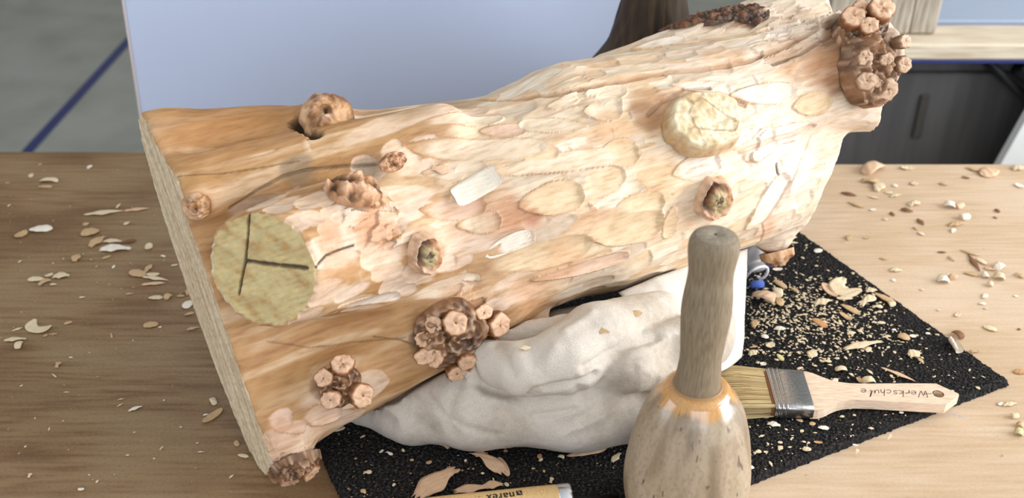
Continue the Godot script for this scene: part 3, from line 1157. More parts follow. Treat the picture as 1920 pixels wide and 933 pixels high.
	line.call([Vector3(0.0423, 0.0629, 0.0697), Vector3(0.0684, 0.0698, 0.0782), Vector3(0.0942, 0.0751, 0.0827), Vector3(0.1159, 0.0743, 0.0842), Vector3(0.1460, 0.0679, 0.0853), Vector3(0.1788, 0.0598, 0.0861)], 0.0012, 0.0018, lin(96, 86, 70), 0.6)
	line.call([Vector3(0.0356, -0.0602, 0.0638), Vector3(0.0695, -0.0788, 0.0597), Vector3(0.1075, -0.0861, 0.0628), Vector3(0.1540, -0.0982, 0.0714)], 0.0006, 0.0008, brown_line, 0.45)
	line.call([Vector3(0.1272, -0.0879, 0.0653), Vector3(0.1487, -0.0984, 0.0710), Vector3(0.1669, -0.1132, 0.0736)], 0.0006, 0.0008, brown_line, 0.7)
	line.call([Vector3(0.2932, 0.1004, 0.0234), Vector3(0.3305, 0.0858, 0.0564), Vector3(0.3752, 0.0737, 0.0816), Vector3(0.4262, 0.0710, 0.0831), Vector3(0.4685, 0.0685, 0.0806), Vector3(0.5259, 0.0579, 0.0818), Vector3(0.5742, 0.0512, 0.0822), Vector3(0.6235, 0.0537, 0.0778), Vector3(0.6728, 0.0624, 0.0690)], 0.003, 0.0035, lin(170, 128, 88), 0.55)
	line.call([Vector3(0.4600, 0.0364, 0.1000), Vector3(0.4916, 0.0356, 0.0968), Vector3(0.5252, 0.0251, 0.0961), Vector3(0.5508, 0.0078, 0.0956)], 0.0025, 0.002, lin(160, 120, 84), 0.6)
	line.call([Vector3(0.4396, 0.0278, 0.1054), Vector3(0.4559, 0.0347, 0.1011), Vector3(0.4885, 0.0413, 0.0948), Vector3(0.5176, 0.0349, 0.0936)], 0.002, 0.002, lin(150, 116, 88), 0.6)
	line.call([Vector3(0.5998, 0.0388, 0.0860), Vector3(0.6349, 0.0411, 0.0840), Vector3(0.6816, 0.0524, 0.0807)], 0.002, 0.0015, lin(120, 96, 72), 0.6)
	line.call([Vector3(0.6321, -0.0466, 0.0653), Vector3(0.6015, -0.0691, 0.0749), Vector3(0.5760, -0.0927, 0.0702), Vector3(0.5490, -0.1153, 0.0582), Vector3(0.5697, -0.1449, -0.0280)], 0.0012, 0.001, lin(206, 176, 150), 0.6)
	line.call([Vector3(0.5244, -0.0352, 0.1038), Vector3(0.5690, -0.0343, 0.0936), Vector3(0.6359, -0.0379, 0.0703)], 0.002, 0.003, lin(200, 160, 130), 0.5)
	line.call([Vector3(0.5718, -0.0604, 0.0868), Vector3(0.5710, -0.0721, 0.0814)], 0.001, 0.002)
	# places where the wood has a colour of its own: middle, radius, tone, strength
	var stain := [[Vector3(0.1323, 0.1146, 0.0441), 0.016, lin(52, 36, 24), 0.9], [Vector3(0.0617, 0.1340, 0.0369), 0.07, lin(186, 136, 84), 0.6], [Vector3(0.1101, 0.1277, 0.0357), 0.05, lin(186, 138, 84), 0.5], [Vector3(0.1086, 0.0746, 0.0838), 0.02, lin(120, 108, 92), 0.6], [Vector3(0.1693, 0.0618, 0.0858), 0.018, lin(120, 108, 92), 0.5],
		[Vector3(0.1422, 0.0395, 0.1162), 0.03, lin(190, 132, 88), 0.6], [Vector3(0.1546, 0.0080, 0.1254), 0.025, lin(200, 146, 104), 0.5], [Vector3(0.1873, -0.0264, 0.1037), 0.026, lin(176, 116, 66), 0.7], [Vector3(0.4545, 0.0322, 0.1022), 0.035, lin(186, 134, 84), 0.7], [Vector3(0.4369, 0.0286, 0.1054), 0.02, lin(150, 112, 80), 0.5], [Vector3(0.4801, -0.0670, 0.0998), 0.024, lin(186, 120, 66), 0.6],
		[Vector3(0.2772, -0.0228, 0.1076), 0.02, lin(204, 144, 100), 0.7], [Vector3(0.2951, -0.0313, 0.1102), 0.012, lin(180, 112, 70), 0.7], [Vector3(0.3172, -0.0798, 0.0946), 0.03, lin(218, 168, 124), 0.5], [Vector3(0.2813, -0.1355, 0.0446), 0.04, lin(190, 140, 90), 0.5], [Vector3(0.6677, 0.0371, 0.0877), 0.045, lin(146, 112, 82), 0.85], [Vector3(0.6915, 0.0417, 0.0900), 0.03, lin(140, 98, 64), 0.7], [Vector3(0.6898, 0.0065, 0.0937), 0.045, lin(126, 84, 46), 0.9],
		[Vector3(0.6556, 0.0168, 0.0899), 0.03, lin(178, 132, 96), 0.6], [Vector3(0.6059, 0.1124, -0.0054), 0.03, lin(110, 70, 44), 0.85], [Vector3(0.6370, 0.1065, 0.0092), 0.03, lin(120, 72, 44), 0.85], [Vector3(0.5709, 0.1150, -0.0157), 0.02, lin(110, 72, 46), 0.7], [Vector3(0.6439, 0.0667, 0.0637), 0.04, lin(246, 232, 218), 0.9], [Vector3(0.6932, 0.0836, 0.0400), 0.03, lin(246, 232, 218), 0.9], [Vector3(0.1965, -0.1122, 0.0744), 0.04, lin(176, 124, 80), 0.7], [Vector3(0.1665, -0.1067, 0.0737), 0.014, lin(80, 66, 46), 0.8], [Vector3(0.0710, -0.1160, 0.0705), 0.016, lin(110, 78, 46), 0.8],
		[Vector3(0.5521, 0.0659, 0.0738), 0.03, lin(224, 178, 134), 0.5], [Vector3(0.5624, -0.0315, 0.0955), 0.05, lin(238, 230, 220), 0.5], [Vector3(0.5847, -0.0758, 0.0765), 0.05, lin(238, 230, 222), 0.6], [Vector3(0.5943, -0.1494, -0.0101), 0.022, lin(168, 92, 44), 0.95], [Vector3(0.5582, -0.1236, 0.0493), 0.02, lin(216, 150, 104), 0.5], [Vector3(0.2812, 0.1011, 0.0264), 0.04, lin(150, 128, 96), 0.6], [Vector3(0.2221, 0.1022, 0.0707), 0.03, lin(168, 138, 96), 0.5], [Vector3(0.0177, 0.0751, 0.0762), 0.015, lin(196, 140, 84), 0.7], [Vector3(0.7217, 0.0189, 0.1028), 0.05, lin(112, 80, 50), 0.85], [Vector3(0.7297, -0.0155, 0.0898), 0.03, lin(120, 84, 52), 0.8], [Vector3(0.7005, 0.0600, 0.0773), 0.02, lin(130, 98, 66), 0.7], [Vector3(0.6332, 0.0384, 0.0852), 0.04, lin(188, 146, 108), 0.5], [Vector3(0.2687, -0.0174, 0.1060), 0.03, lin(208, 160, 124), 0.6], [Vector3(0.1465, 0.0006, 0.1299), 0.03, lin(206, 156, 118), 0.4], [Vector3(0.1098, -0.0165, 0.1449), 0.02, lin(212, 166, 128), 0.5], [Vector3(0.1096, 0.0117, 0.1474), 0.02, lin(204, 150, 110), 0.5], [Vector3(0.2833, -0.0974, 0.0777), 0.03, lin(210, 158, 114), 0.5], [Vector3(0.2163, -0.0822, 0.0792), 0.03, lin(206, 156, 116), 0.4], [Vector3(0.3996, 0.0257, 0.1085), 0.025, lin(214, 172, 130), 0.5], [Vector3(0.4238, -0.0302, 0.1144), 0.03, lin(220, 184, 140), 0.4], [Vector3(0.4719, -0.0012, 0.1097), 0.03, lin(200, 156, 104), 0.4], [Vector3(0.0523, -0.1673, 0.0386), 0.04, lin(196, 150, 102), 0.5], [Vector3(0.0157, -0.1487, 0.0671), 0.03, lin(190, 140, 100), 0.5]]
	# torn and splintered places: middle, radius, height of the splinters
	var torn := [[Vector3(0.6697, 0.0726, 0.0485), 0.06, 0.004], [Vector3(0.6997, 0.0796, 0.0488), 0.04, 0.004], [Vector3(0.6106, 0.0548, 0.0779), 0.03, 0.003], [Vector3(0.1516, 0.0138, 0.1258), 0.035, 0.0022], [Vector3(0.1419, 0.0391, 0.1167), 0.03, 0.002], [Vector3(0.1684, -0.0059, 0.1187), 0.02, 0.002], [Vector3(0.6078, 0.1154, -0.0071), 0.04, 0.003], [Vector3(0.6384, 0.1094, 0.0087), 0.03, 0.003], [Vector3(0.2210, -0.0839, 0.0796), 0.025, 0.002], [Vector3(0.3975, 0.0735, 0.0837), 0.03, 0.0015], [Vector3(0.5469, -0.0330, 0.0992), 0.03, 0.002], [Vector3(0.7126, -0.0004, 0.0966), 0.045, 0.003], [Vector3(0.2369, 0.0219, 0.0957), 0.02, 0.0018], [Vector3(0.0238, -0.1641, 0.0545), 0.03, 0.002]]
	var cells := noise(67, 95.0, 1, FastNoiseLite.TYPE_CELLULAR)
	cells.cellular_return_type = FastNoiseLite.RETURN_CELL_VALUE
	var n1 := noise(61, 22.0, 3)
	var n2 := noise(62, 150.0, 3)
	var n3 := noise(63, 60.0, 2)
	var n4 := noise(64, 9.0, 2)
	var n5 := noise(65, 42.0, 3)
	var tan_ := lin(194, 153, 108)
	var gold := lin(186, 146, 96)
	var brown := lin(152, 108, 70)
	var peach := lin(218, 180, 144)
	var cream := lin(232, 208, 178)
	var dark := lin(54, 38, 26)
	fine.c.resize(fine.p.size())
	for i in fine.p.size():
		var p := fine.p[i]
		var n := fine.n[i]
		var w := fine.w[i]
		var sx := Vector3(p.x * 0.14, p.y, p.z)
		var a := n1.get_noise_3dv(sx)
		var b := n2.get_noise_3dv(sx)
		var g := n5.get_noise_3d(p.x * 0.06 + a * 0.012, p.y + a * 0.01, p.z)
		var col: Color
		var wing := 1.0 - smoothstep(0.16, 0.32, p.x - 0.25 * absf(p.y))
		col = peach.lerp(cream, clampf(0.55 + a * 1.3, 0.0, 1.0)).lerp(gold.lerp(tan_, clampf(0.5 + a, 0.0, 1.0)), wing)
		col = col.lerp(brown, clampf((-g - 0.1) * 2.0, 0.0, 0.65) * (0.3 + 0.45 * wing))
		col = col.lerp(cream, clampf((g - 0.05) * 1.6, 0.0, 0.5))
		var disp := 0.0
		if w > 0.0:
			disp = n4.get_noise_3dv(sx * 2.0) * 0.003 + a * 0.0012 + g * 0.0006 + b * 0.0003
			if n.x < -0.8 and p.x < 0.05:
				# sawn end: fibres and pale grey wood
				var fb := n2.get_noise_3d(p.x, p.y * 0.5, p.z * 2.0)
				var fb2 := n3.get_noise_3d(p.x, p.y * 0.12, p.z)
				col = lin(228, 216, 190).lerp(lin(182, 160, 126), clampf(0.25 + fb * 0.9 + fb2 * 0.7, 0.0, 0.85))
				disp = fb * 0.0008
			elif n.dot(f.face_n) > 0.93 and absf(p.dot(f.face_n) - fp) < 0.0025 and p.x < 0.16:
				var y1 := n3.get_noise_3d(p.x * 0.9 + p.y * 0.7, p.y * 0.25 - p.x * 0.2, p.z * 0.2)
				col = lin(212, 194, 142).lerp(lin(184, 148, 92), clampf(y1 * 1.6 + 0.05, 0.0, 1.0))
				col = col.lerp(lin(192, 182, 140), clampf(b + 0.2, 0.0, 0.6))
				disp = b * 0.0002
			else:
				if n.dot(f.stub_n) > 0.9 and absf(p.dot(f.stub_n) - sp) < 0.004:
					col = lin(238, 224, 212).lerp(lin(216, 182, 154), clampf(b * 1.5 - 0.2, 0.0, 1.0))
				var best := 0.0
				var win := -1
				var top := 0
				var pw := p + Vector3(b, g, a) * 0.0018
				var l = hash.get(Vector3i((p / 0.025).floor()))
				if l != null:
					for id: int in l:
						var r := pw - gc[id]
						var u := r.dot(gu[id])
						var v := r.dot(gv[id])
						var hw := 1.0 - u * u * u * u if u > 0.0 else (1.0 - u * u) * (1.0 + 0.6 * u)
						if hw > 0.0 and v * v < hw and n.dot(gn[id]) > 0.4:
							var dp := gd[id] * (1.0 - v * v / hw) * minf(1.0, (1.0 - u) * 7.0 if u > 0.0 else (1.0 + u) * 1.5) * (0.65 + 0.35 * u)
							if (dp > best and gp[id] >= top) or gp[id] > top:
								best = dp
								top = gp[id]
								win = id
				if win >= 0:
					disp -= best
					disp += sin(p.dot(gu[win]) * (14.0 + win % 7) + win) * 0.00005
					var rel := best / gd[win]
					col = col.lerp(gt[win], smoothstep(0.0, 0.25, rel) * 0.78)
					col = col.lerp(brown, (1.0 - smoothstep(0.0, 0.06, rel)) * 0.14)
				for s in torn:
					var ds: float = p.distance_to(s[0])
					if ds < s[1]:
						var cv := cells.get_noise_3d(p.x * 0.45 + b * 0.004, p.y + b * 0.004, p.z)
						var e: float = smoothstep(1.0, 0.6, ds / s[1])
						disp += cv * s[2] * e
						col = col.lerp(brown if cv < -0.3 else pale, e * 0.25)
				for s in stain:
					var ds: float = p.distance_squared_to(s[0])
					if ds < s[1] * s[1]:
						var e: float = 1.0 - sqrt(ds) / s[1]
						col = col.lerp(s[2], clampf(e * 1.8 + g * 0.9, 0.0, 1.0) * s[3] * clampf(e * 5.0, 0.0, 1.0))
			var cs := 0.0
			var cd := 0.0
			var ct := dark
			for cr in cracks:
				if absf(p.x - cr[0].x) > 0.016 or absf(p.y - cr[0].y) > 0.016:
					continue
				var ab: Vector3 = cr[1] - cr[0]
				var h := clampf((p - cr[0]).dot(ab) / ab.length_squared(), 0.0, 1.0)
				var ds: float = (p - cr[0] - ab * h).length()
				var hw: float = cr[2] * (1.0 + 0.5 * b)
				if ds < hw * 1.6:
					var s: float = 1.0 - smoothstep(hw * 0.6, hw * 1.6, ds)
					if s * cr[5] > cs:
						cs = s * cr[5]
						ct = cr[4]
					cd = maxf(cd, cr[3] * s)
			disp -= cd
			col = col.lerp(ct, cs)
		fine.c[i] = col
		fine.p[i] = p + n * disp * w
	fine.normals()


func knot_mesh(r: float, style: String, sd: int, stretch := 1.0) -> ArrayMesh:
	# a lump of gnarled wood, its foot in the xz plane, standing out along y
	var cell := noise(sd, 1.6 / r * 0.62, 1, FastNoiseLite.TYPE_CELLULAR)
	cell.cellular_return_type = FastNoiseLite.RETURN_DISTANCE2_SUB
	var nz := noise(sd + 9, 1.1 / r, 3)
	var fi := noise(sd + 19, 4.0 / r, 2)
	var nr := 26
	var ns := 64
	var v := PackedVector3Array()
	var col := PackedColorArray()
	var ix := PackedInt32Array()
	var pale := lin(228, 196, 168)
	var cream := lin(226, 206, 160)
	var brown := lin(142, 104, 70)
	var dark := lin(52, 34, 20)
	for j in nr + 1:
		var f := float(j) / nr
		for s in ns:
			var an := TAU * s / ns
			var e := Vector3(cos(an), 0, sin(an))
			var rim := 1.0 + 0.16 * nz.get_noise_3d(e.x * r * 0.9, 3.0, e.z * r * 0.9)
			var q := Vector3(e.x * f * r * rim * stretch, 0, e.z * f * r * rim)
			var a := nz.get_noise_3dv(q)
			var c := cell.get_noise_3dv(q)
			var fine := fi.get_noise_3dv(q)
			var y := 0.0
			var cc := pale
			if style == "button":
				var pl := smoothstep(-0.99, -0.78, c)
				y = r * (0.55 * sqrt(maxf(0.0, 1.0 - f * f * 0.97)) + 0.16 * a + 0.2 * pl * (1.0 - f * f) - 0.05)
				cc = dark.lerp(brown, smoothstep(-1.0, -0.93, c)).lerp(pale, smoothstep(-0.95, -0.8, c) * (0.75 + 0.4 * a))
				cc = cc.lerp(brown, smoothstep(0.7, 1.0, f) * 0.6)
			elif style == "swirl":
				var sw := sin(f * 9.0 - an * 1.0 + a * 3.5)
				y = r * (0.75 * sqrt(maxf(0.0, 1.0 - f * f * 0.97)) + 0.14 * sw * (1.0 - f * f) + 0.3 * a + 0.08 * fine - 0.05)
				cc = lin(200, 160, 118).lerp(lin(136, 92, 54), clampf(0.4 + 0.7 * sw + 0.6 * a, 0.0, 1.0)).lerp(pale, clampf(a * 1.6, 0.0, 0.6))
				cc = cc.lerp(dark, smoothstep(0.14, 0.05, f + 0.1 * a) * 0.8)
			elif style == "rough":
				var pl := smoothstep(-0.97, -0.6, c)
				y = r * (0.45 * sqrt(maxf(0.0, 1.0 - f * f * 0.97)) + 0.25 * a + 0.2 * fine + 0.1 * pl * (1.0 - f * f) - 0.05)
				cc = lin(140, 102, 70).lerp(lin(76, 52, 32), clampf(0.35 - a * 1.4, 0.0, 1.0)).lerp(dark, smoothstep(-0.9, -1.0, c) * 0.6).lerp(pale, clampf(fine * 1.2 - 0.1, 0.0, 0.5))
			elif style == "bark":
				y = r * (0.2 * (1.0 - f * f) + 0.4 * a + 0.15 * fine)
				cc = lin(66, 44, 30).lerp(lin(140, 86, 46), clampf(a * 1.6 - 0.1, 0.0, 0.8)).lerp(dark, clampf(-a * 2.0, 0.0, 0.8)).lerp(lin(170, 150, 128), clampf(fine * 1.5 - 0.3, 0.0, 0.6))
			elif style == "hollow":
				var spiral := sin(f * 13.0 + an * 1.0 + a * 4.0)
				var gap := exp(-pow((f - 0.62 - 0.2 * a) * 7.0, 2.0)) * clampf(0.3 + cos(an - 3.93), 0.0, 1.2)
				y = r * (0.3 * smoothstep(1.0, 0.8, f) + 0.12 * smoothstep(0.6, 0.2, f) + 0.03 * spiral + 0.12 * a + 0.06 * fine - 0.22 * gap)
				cc = pale.lerp(lin(170, 116, 70), smoothstep(0.95, 0.7, f) * clampf(0.6 + a * 1.2, 0.0, 1.0)).lerp(lin(184, 168, 128), smoothstep(0.6, 0.4, f + 0.2 * a))
				cc = cc.lerp(brown, clampf(spiral * 0.5 - 0.1, 0.0, 0.5)).lerp(dark, clampf(gap * 0.9, 0.0, 0.9)).lerp(dark, smoothstep(0.24, 0.05, f + 0.3 * fine) * 0.8)
			elif style == "plate":
				y = r * (0.42 * smoothstep(1.0, 0.86, f) + 0.07 * a + 0.035 * fine - 0.08)
				cc = lin(236, 226, 198).lerp(lin(206, 184, 140), clampf(0.3 + a * 1.2 + fine * 0.5, 0.0, 1.0))
				cc = cc.lerp(brown, smoothstep(-0.93, -1.0, c) * 0.7).lerp(lin(186, 140, 88), smoothstep(0.86, 0.98, f) * 0.6)
			else:
				# torn: splinters round a dark middle
				y = r * (0.35 * (1.0 - f * f) + 0.36 * a + 0.1 * fine)
				cc = lin(196, 146, 106).lerp(brown, clampf(0.4 - a * 1.8, 0.0, 1.0)).lerp(dark, clampf(-a * 2.4 - 0.25 - f * 0.3, 0.0, 0.85)).lerp(pale, clampf(a * 1.5 + fine * 0.4, 0.0, 0.8))
			if f == 1.0:
				y = -0.25 * r
			v.append(Vector3(q.x, y, q.z))
			col.append(cc)
	for j in nr:
		for s in ns:
			var o := j * ns + s
			var o1 := j * ns + (s + 1) % ns
			ix.append_array(PackedInt32Array([o, o1, o + ns, o1, o1 + ns, o + ns]))
	return mesh_of(v, ix, col)


func nub_mesh(sd: int, grey := 0.0) -> ArrayMesh:
	# the round end of a cut twig, radius 1, standing 1 high
	var nz := noise(sd, 1.3, 2)
	var v := PackedVector3Array()
	var col := PackedColorArray()
	var ix := PackedInt32Array()
	var prof := [[0.85, -0.6, 0], [1.02, 0.1, 0], [1.05, 0.55, 0], [0.98, 0.72, 1], [0.86, 0.8, 2], [0.6, 0.8, 2], [0.34, 0.79, 3], [0.12, 0.77, 2], [0.05, 0.7, 4], [0.0, 0.66, 4]]
	var tone := [lin(120, 78, 44), lin(170, 120, 80), lin(226, 192, 164), lin(214, 178, 148), lin(120, 84, 56)]
	for r in prof:
		for s in 22:
			var an := TAU * s / 22
			var k := 1.0 + 0.22 * nz.get_noise_2d(cos(an), sin(an))
			var q := Vector3(cos(an) * r[0] * k, r[1] + 0.18 * nz.get_noise_2d(cos(an) * r[0] * 2.0 + 7.0, sin(an) * r[0] * 2.0), sin(an) * r[0] * k)
			v.append(q)
			col.append((tone[r[2]] as Color).lerp(tone[1], clampf(nz.get_noise_3dv(q * 2.0), 0.0, 0.5)).lerp(lin(150, 136, 116), grey))
	for j in prof.size() - 1:
		for s in 22:
			var o := j * 22 + s
			var o1 := j * 22 + (s + 1) % 22
			ix.append_array(PackedInt32Array([o, o + 22, o1, o1, o + 22, o1 + 22]))
	return mesh_of(v, ix, col)


func stand_on(o: Node3D, f: Field, at: Vector3, lean := Vector3.ZERO) -> void:
	var n := (f.grad(at) + lean).normalized()
	var x := (Vector3(1, 0, 0) - n * n.x).normalized()
	o.transform = Transform3D(Basis(x, n, x.cross(n)), at - n * f.d(at))


func knots(f: Trunk, o: Node3D) -> void:
	var row := [["knot", Vector3(0.1540, 0.1167, 0.0371), 0.024, "swirl", 1.05, Vector3(-0.15, 0.1, 0.6), "big curled knot standing out of the upper root"], ["knot", Vector3(0.0166, 0.0745, 0.0758), 0.013, "swirl", 1.0, Vector3(0, 0, 0.3), "small rough brown knot"], ["knot", Vector3(0.1419, 0.0391, 0.1167), 0.021, "torn", 1.15, Vector3.ZERO, "torn splintered knot"],
		["knot", Vector3(0.1912, 0.0585, 0.0862), 0.009, "torn", 1.5, Vector3.ZERO, "small pointed bump"], ["knot", Vector3(0.1860, -0.0270, 0.1040), 0.021, "hollow", 0.85, Vector3.ZERO, "hollow knot with a dark core"], ["burl", Vector3(0.1944, -0.1051, 0.0753), 0.031, "rough", 1.1, Vector3(0, -0.2, 0.5), "burl of many small twig ends"],
		["knot", Vector3(0.0833, -0.1179, 0.0716), 0.019, "rough", 1.05, Vector3(0, 0, 0.5), "pinkish nubbed knot"], ["knot", Vector3(0.0238, -0.1641, 0.0545), 0.019, "rough", 1.3, Vector3(0, -0.2, 0.3), "rough tan knot at the foot"], ["knot", Vector3(0.4872, 0.0011, 0.1075), 0.033, "plate", 1.3, Vector3(0, 0.2, 0.3), "large pale sawn knot"],
		["knot", Vector3(0.4801, -0.0670, 0.0998), 0.023, "hollow", 0.9, Vector3(-0.1, 0, 0.2), "ringed knot with a dark eye"], ["burl", Vector3(0.7023, 0.0027, 0.0953), 0.04, "rough", 0.85, Vector3(0.35, 0.1, 0.3), "dark brown burl at the limb's end"], ["burl", Vector3(0.7082, 0.0454, 0.0924), 0.024, "rough", 1.3, Vector3(0, 0.1, 0.6), "brown burl above the darker one"], ["knot", Vector3(0.5943, -0.1494, -0.0101), 0.016, "swirl", 1.3, Vector3(0, -0.3, 0.2), "smooth reddish brown knob"]]
	var sd := 200
	for r in row:
		sd += 3
		var k := mesh_node(r[0], knot_mesh(r[2], r[3], sd, r[4]), M.knot, o)
		stand_on(k, f, r[1], r[5])
		k.set_meta("label", r[6])
	for e in [[Vector3(0.5684, 0.1225, -0.0298), 0.012, 1.8], [Vector3(0.5823, 0.1223, -0.0194), 0.014, 1.6], [Vector3(0.6015, 0.1222, -0.0101), 0.016, 2.0], [Vector3(0.6200, 0.1188, -0.0018), 0.015, 1.7], [Vector3(0.6376, 0.1143, 0.0069), 0.014, 1.9], [Vector3(0.6063, 0.1101, -0.0015), 0.012, 2.0], [Vector3(0.5926, 0.1309, -0.0202), 0.013, 1.5], [Vector3(0.6432, 0.1035, 0.0144), 0.012, 1.6]]:
		sd += 3
		var k := mesh_node("bark_flake", knot_mesh(e[1], "bark", sd, e[2]), M.knot, o)
		stand_on(k, f, e[0], Vector3(0, 0.3, 0))
	var nubs := []
	for i in 4:
		nubs.append(nub_mesh(300 + i))
	for i in 4:
		nubs.append(nub_mesh(310 + i, 0.4))
	var lim := [[Vector3(0.1970, -0.1018, 0.0757), 0.0115], [Vector3(0.1992, -0.1186, 0.0723), 0.009], [Vector3(0.1689, -0.1155, 0.0734), 0.010], [Vector3(0.1804, -0.1160, 0.0734), 0.009], [Vector3(0.1900, -0.1282, 0.0674), 0.0095], [Vector3(0.2123, -0.1381, 0.0470), 0.013], [Vector3(0.2276, -0.1090, 0.0759), 0.0115], [Vector3(0.2179, -0.1211, 0.0704), 0.009], [Vector3(0.2029, -0.1282, 0.0662), 0.009], [Vector3(0.1881, -0.0987, 0.0748), 0.008], [Vector3(0.2159, -0.1006, 0.0774), 0.009], [Vector3(0.1787, -0.1048, 0.0743), 0.008],
		[Vector3(0.6897, 0.0167, 0.0951), 0.009], [Vector3(0.6865, -0.0023, 0.0901), 0.0115], [Vector3(0.7009, -0.0049, 0.0916), 0.008], [Vector3(0.7126, 0.0105, 0.0998), 0.008], [Vector3(0.7101, -0.0155, 0.0881), 0.011], [Vector3(0.7263, 0.0021, 0.0997), 0.009], [Vector3(0.7304, 0.0195, 0.1025), 0.009], [Vector3(0.7260, 0.0491, 0.0934), 0.014], [Vector3(0.6994, 0.0497, 0.0869), 0.013], [Vector3(0.7089, 0.0403, 0.0954), 0.010], [Vector3(0.7149, 0.0563, 0.0860), 0.009],
		[Vector3(0.0877, -0.1114, 0.0704), 0.0105], [Vector3(0.0902, -0.1245, 0.0720), 0.011], [Vector3(0.0777, -0.1224, 0.0717), 0.0095], [Vector3(0.0784, -0.1121, 0.0701), 0.008], [Vector3(0.0270, -0.1659, 0.0513), 0.009], [Vector3(0.0169, -0.1729, 0.0410), 0.009]]
	for i in lim.size():
		var nb := mesh_node("nub", nubs[i % 4 + (4 if i >= 12 and i < 19 else 0)], M.knot, o)
		var lift: Vector3 = f.grad(lim[i][0])
		stand_on(nb, f, lim[i][0], Vector3(rng.randf_range(-0.2, 0.2), rng.randf_range(-0.2, 0.2), 0.5))
		var s: float = lim[i][1]
		nb.transform = nb.transform.translated(lift * (0.011 if i < 12 else 0.012 if i < 19 else 0.011 if i < 23 else 0.008)).scaled_local(Vector3(s, s * 1.1, s * rng.randf_range(0.8, 1.1)))


